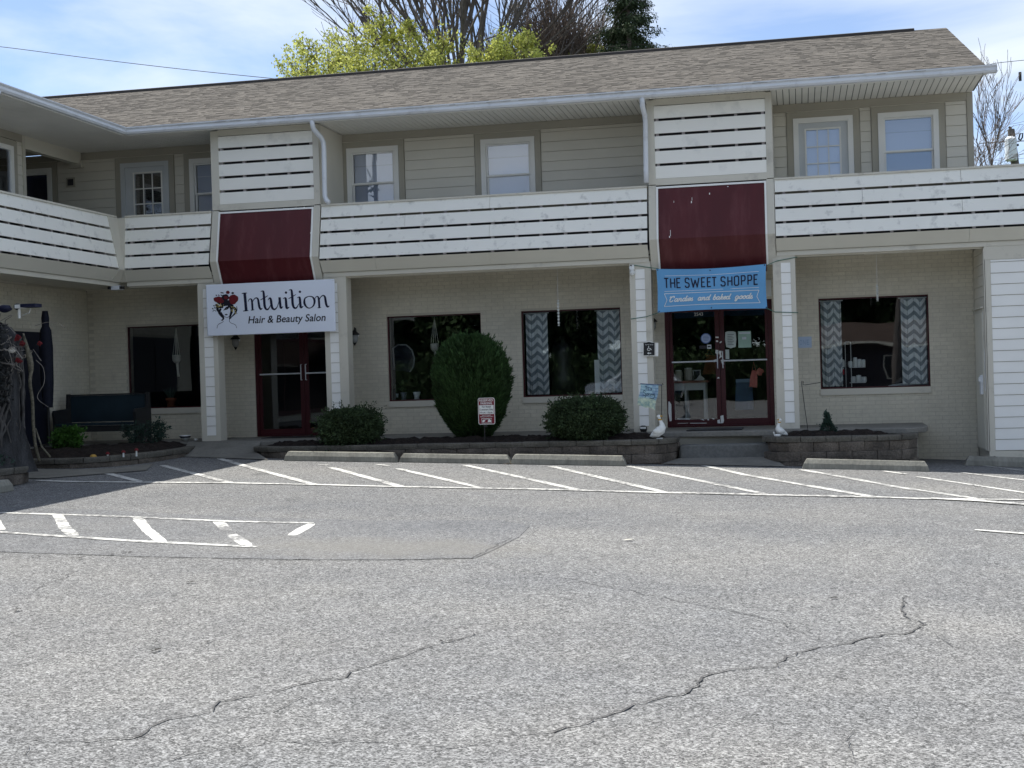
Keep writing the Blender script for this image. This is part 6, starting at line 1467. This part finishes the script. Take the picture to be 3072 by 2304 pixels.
a = at(73, 913, 16.05); b = at(117, 926, 16.05); obj('solar_panel', B(a[0], b[0], 15.95, 16.12, b[2]+.02, a[2]), navy, t); a = at(54, 915, 16.05); b = at(74, 925, 16.05); obj('panel_mount', B(a[0], b[0], 15.97, 16.1, b[2], a[2]), ceramic, t); obj('arm', MB().tube([at(92, 925, 16.05), at(88, 938, 16.05), at(68, 946, 16.1)], .006, 5), ceramic, t)
t = thing('toy_figure', 'dark round ornament on the far left beside the solar light', 'ornament', at(15, 925, 16.1)); obj('ornament_body', MB().ell(at(14, 926, 16.1), (.1, .06, .05), 12, 8, .2), navy, t, smooth=True)
# little terracotta toadstools along the bed
for k, (px, py, cap) in enumerate(((280, 1371, 1), (323, 1362, 0), (370, 1357, 0), (409, 1351, 0))):
    Y = 18.85+k*.12; p = at(px, py, Y); t = thing('mushroom_ornament', ['wide orange toadstool ornament nearest the planter front, leftmost', 'small red toadstool ornament, second from left in the mulch', 'small pale red toadstool ornament, third from left in the mulch', 'small red toadstool ornament, rightmost in the mulch'][k], 'garden ornament', (p[0], Y, p[2]-.04), 'toadstool ornaments in the mulch bed')
    z0 = .41; h = max(.03, p[2]-z0); obj('stalk', MB().tube([(p[0], Y, z0), (p[0], Y, z0+h+.01)], .014, 7), ceramic, t); r = .05 if cap else .032; obj('cap', MB().lathe((p[0], Y, z0+h-.005), [(r, 0), (r*.95, .015), (r*.6, .032), (r*.1, .04)], 12), rr if k else gold, t)
t = thing('red_flower', 'small red flower in the stone planter at left edge', 'flower', at(16, 1405, 16)); c = at(17, 1402, 16.0); q = MB()
for k in range(6): q.ell((c[0]+cos(k)*.025, 16+sin(k)*.02, c[2]+sin(k*1.7)*.015), (.02, .012, .014), 6, 4, .3)
obj('petal', q, rr, t); obj('stalk', MB().tube([(c[0], 16, .44), c], .005, 4), jun, t)
# white pebble flower near shrub, dry leaves
t = thing('wild_flower', 'tiny white and yellow flowers in front of the wall right of the loose shrub', 'flower', at(1130, 1300, 22)); c = at(1131, 1300, 21.9); obj('petal', MB().ell(c, (.03, .02, .02), 8, 5, .3).ell((c[0]+.01, c[1], c[2]+.04), (.02, .015, .02), 8, 5, .3), ceramic, t); obj('stalk', MB().tube([(c[0], 21.85, .45), c], .005, 4), jun, t)
drl = mat('dry_leaf', (.12, .075, .045), .9, .3, 20.); drl2 = mat('dry_leaf_dark', (.03, .027, .024), .9, .3, 20.)
lv = MB(); rl = random.Random(5)
def leaf(mb, x, y, s_):
    z = G(x, y)+.012; a = rl.uniform(0, 6.28); c, s2 = cos(a), sin(a); k = rl.uniform(.3, .5)
    P = [(-1, 0, 0), (-.3, k, .25), (.5, k*.7, .1), (1, 0, .3), (.4, -k, .2), (-.4, -k*.8, .05)]; mb.poly([(x+(p[0]*c-p[1]*s2)*s_, y+(p[0]*s2+p[1]*c)*s_, z+p[2]*s_*.5) for p in P])
for k in range(60): leaf(lv, rl.uniform(-2.6, -1.75), rl.uniform(20.85, 21.15), rl.uniform(.015, .04))
for k in range(36): leaf(lv, rl.uniform(-.8, -.3), rl.uniform(21.0, 21.3), rl.uniform(.02, .045))
for k in range(14): leaf(lv, rl.uniform(-4.44, -4.30), rl.uniform(20.45, 20.6), rl.uniform(.02, .04))
obj('leaf_litter', lv, drl, kind='stuff')
lv = MB()
for px, py in ((1080, 1402), (1110, 1406), (870, 1405), (900, 1398), (1180, 1412), (1215, 1414), (2183, 1475), (2295, 1494), (2930, 1461), (2920, 1458), (2700, 1424), (60, 1835), (110, 1672), (345, 1667), (380, 1661), (230, 1678), (640, 1930), (1335, 1927), (2075, 1560), (2500, 1798), (2998, 1692), (560, 1751), (470, 1960), (2890, 1510), (1500, 1452), (1580, 1436)):
    p = atG(px, py); 
    for q in range(3): leaf(lv, p[0]+rl.uniform(-.04, .04), p[1]+rl.uniform(-.03, .03), rl.uniform(.012, .03))
obj('twig_litter', lv, drl2, kind='stuff')
p = atG(1885, 1624); lv = MB(); leaf(lv, p[0], p[1], .05); t = obj('fallen_leaf', lv, cream, cat='leaf', label='single pale dry leaf lying on the open asphalt'); 

# ------------------------------------------------------------------ BEHIND THE CAMERA: seen in the glass
def suv(label, x, y, ang, body, stripe=None, wcol=None):
    z0 = G(x, y); t = thing('parked_car', label, 'car', (x, y, z0)); t.rotation_euler = (0, 0, ang); L, W = 4.75, 1.88
    def add(name, mb, m, par=None, sm=False):
        me = bpy.data.meshes.new(name); me.from_pydata(mb.v, [], mb.f); me.materials.append(m)
        if sm: me.polygons.foreach_set('use_smooth', [True]*len(me.polygons))
        o = bpy.data.objects.new(name, me); col.objects.link(o); o.parent = par or t; return o
    low = [(-2.3, .38), (-2.37, .6), (-2.33, .95), (-2.2, 1.03), (-1.2, 1.12), (-.95, 1.14), (2.2, 1.12), (2.33, .95), (2.36, .55), (2.28, .36)]
    m_ = MB(); n = len(low); 
    for yy, k in ((-W/2+.05, .97), (-W/2, 1.), (W/2, 1.), (W/2-.05, .97)): m_.v += [(px*k, yy, pz if k == 1 else pz*.99) for px, pz in low]
    m_.f = [tuple(range(n)), tuple(range(3*n, 4*n))[::-1]]+[(r_*n+k, r_*n+(k+1) % n, (r_+1)*n+(k+1) % n, (r_+1)*n+k) for r_ in range(3) for k in range(n)]; bo = fixn(add('body', m_, body))
    top = [(-1.2, 1.1), (-.45, 1.62), (.1, 1.70), (1.75, 1.70), (2.15, 1.13)]; m_ = MB(); n = 5
    for yy, zz_ in ((-W/2+.03, 0), (W/2-.03, 0)): 
        for px, pz in top: q = (pz-1.1)/.6; m_.v.append((px, yy*(1-.16*q), pz))
    m_.f = [tuple(range(5)), tuple(range(5, 10))[::-1]]+[(k, (k+1) % 5, 5+(k+1) % 5, 5+k) for k in range(5)]; fixn(add('cabin', m_, body))
    for s_ in (-1, 1):
        m_ = MB()
        for seg in (((-1.0, 1.17), (-.42, 1.56), (.12, 1.6), (.12, 1.17)), ((.2, 1.17), (.2, 1.6), (1.05, 1.6), (1.05, 1.17)), ((1.13, 1.17), (1.13, 1.6), (1.68, 1.6), (1.92, 1.17))):
            m_.poly([(px, s_*((W/2-.03)*(1-.16*(pz-1.1)/.6)+.004), pz) for px, pz in seg])
        add('side_window', m_, wcol or black)
        m_ = MB(); m_.tube([(-.1, s_*.72, 1.76), (1.7, s_*.72, 1.76)], .02, 6); add('roof_rail', m_, gutterm)
        add('mirror', B(-.9, -.72, s_*1.0-.08, s_*1.0+.08, 1.12, 1.26), body)
    m_ = MB(); m_.poly([(-1.16, -.86, 1.14), (-1.16, .86, 1.14), (-.5, .78, 1.60), (-.5, -.78, 1.60)]); m_.v = [(a-.02, b, c) for a, b, c in m_.v]; add('windshield', m_, wcol or black)
    for wx in (-1.45, 1.4):
        for s_ in (-1, 1):
            m_ = MB(); m_.v = []; base = MB().lathe((0, 0, 0), [(.22, -.11), (.34, -.11), (.36, -.06), (.36, .06), (.34, .11), (.22, .11)], 20); m_.v = [(a+wx, c+s_*.86, b+.36) for a, b, c in base.v]; m_.f = base.f; w = add('wheel', m_, mat('tyre_rubber', (.02, .02, .02), .8) if 'tyre_rubber' not in MATS else MATS['tyre_rubber'])
            m2 = MB(); base = MB().lathe((0, 0, 0), [(.21, -.115), (.06, -.12), (.06, .12), (.21, .115)], 10); m2.v = [(a+wx, c+s_*.86, b+.36) for a, b, c in base.v]; m2.f = base.f; add('rim', m2, gutterm, w)
    for s_ in (-1, 1): add('headlight', B(-2.36, -2.2, s_*.7-.18, s_*.7+.18, .78, .9), ceramic); add('tail_light', B(2.24, 2.37, s_*.75-.12, s_*.75+.12, .8, 1.0), mat('tail_red', (.3, .01, .01), .3) if 'tail_red' not in MATS else MATS['tail_red'])
    if stripe:
        m_ = MB()
        for k in (0, 1): u = -1.9+.28*k; m_.poly([(u, W/2+.004, 1.0), (u+.2, W/2+.004, 1.0), (u+.42, W/2+.004, .8), (u+.22, W/2+.004, .8)])
        add('stripe', m_, stripe)
    return t
carblack = mat('black_car_paint', (.008, .010, .016), .12, 0, 1., spec=.6); carwhite = mat('white_car_paint', (.75, .78, .8), .2, .02, 1., spec=.5)
bc = suv('black car with two pale slanted stripes parked beside the viewer', 4.3, -.6, 0, carblack, MATS['grey_pot'] if 'grey_pot' in MATS else ceramic); suv('white car parked across the lot, mirrored in the curtain window', -7.9, -19.5, 0, carwhite)
bc.scale.z = 1.15
hs = thing('brown_roof_house', 'low dark house with broad brown roof across the road, mirrored in the glass', 'house', (6, -22, -.3))
zb = G(6, -22); obj('wall', B(1.5, 22, -30, -23.5, zb-.5, 2.4), mat('house_wall', (.045, .04, .045), .8, .1, 1.), hs)
m_ = MB(); m_.prism([(-22.6, 2.55), (-26.8, 3.75), (-31, 2.55), (-30.6, 2.45), (-26.8, 3.6), (-23, 2.45)], 'x', .5, 23); fixn(obj('roof', m_, roofbrown, hs)); obj('fascia', B(.5, 23, -22.66, -22.6, 2.44, 2.56), beige, hs)
for x in (4.2, 9, 14): w = obj('window', casing(MB(), x, x+1.4, .9, 1.9, .08, -23.5, -23.44), beige, hs); obj('pane', B(x, x+1.4, -23.5, -23.46, .9, 1.9), black, w)
obj('door', B(7.4, 8.3, -23.5, -23.45, zb, 1.9), wood, hs)
t = thing('wooden_pole', 'leaning wooden pole across the lot, mirrored in the rightmost window', 'utility pole', (4.2, -17, zb)); obj('pole_shaft', MB().tube([(4.0, -17, zb-.3), (4.5, -17, 4), (4.75, -17, 9)], [.17, .15, .12], 9), bark, t)
rs = random.Random(77); lbs = ['tall dark tree in the row behind the viewer']
for k in range(17):
    x = -40+k*5.2+rs.uniform(-1, 1); y = -34-rs.uniform(0, 6); H = rs.uniform(8.5, 12); nb_ = []
    for q in range(12): a = rs.uniform(0, 6.28); zz_ = rs.uniform(1.6, H); rr_ = 2.9*(1-.5*abs(zz_-H*.5)/(H*.5)); nb_.append((x+cos(a)*rr_*.7, y+sin(a)*rr_*.6, zz_, 1.7))
    tt_ = leafytree('tall dark tree in the thick row across the lot behind the viewer', (x, y, -.3), nb_, 200+k, 'broadleaf_tree', backleaf, n=3600, L=.42, W=.30, trunk=3.5); tt_['group'] = 'trees across the lot'

ht = thing('added_hedge', 'long dark leafy row added unseen behind the viewer to darken window reflections', 'added_hedge', (-5, -31.5, -.3))  # unseen leafy row added to darken what the shop glass reflects
hp_ = np.stack([RS.uniform(-42, 40, 16000), -31.5+RS.uniform(-.9, 1.0, 16000), -.4+RS.uniform(0, 3.1, 16000)], 1); lf = MB(); leafcloud(lf, hp_, RS.normal(0, 1, (16000, 3)), .34, .24, .5)
obj('foliage', lf, backleaf, ht, kind='stuff'); obj('inner_foliage', B(-42, 40, -32.2, -31.6, -.6, 2.5), backleaf, ht)
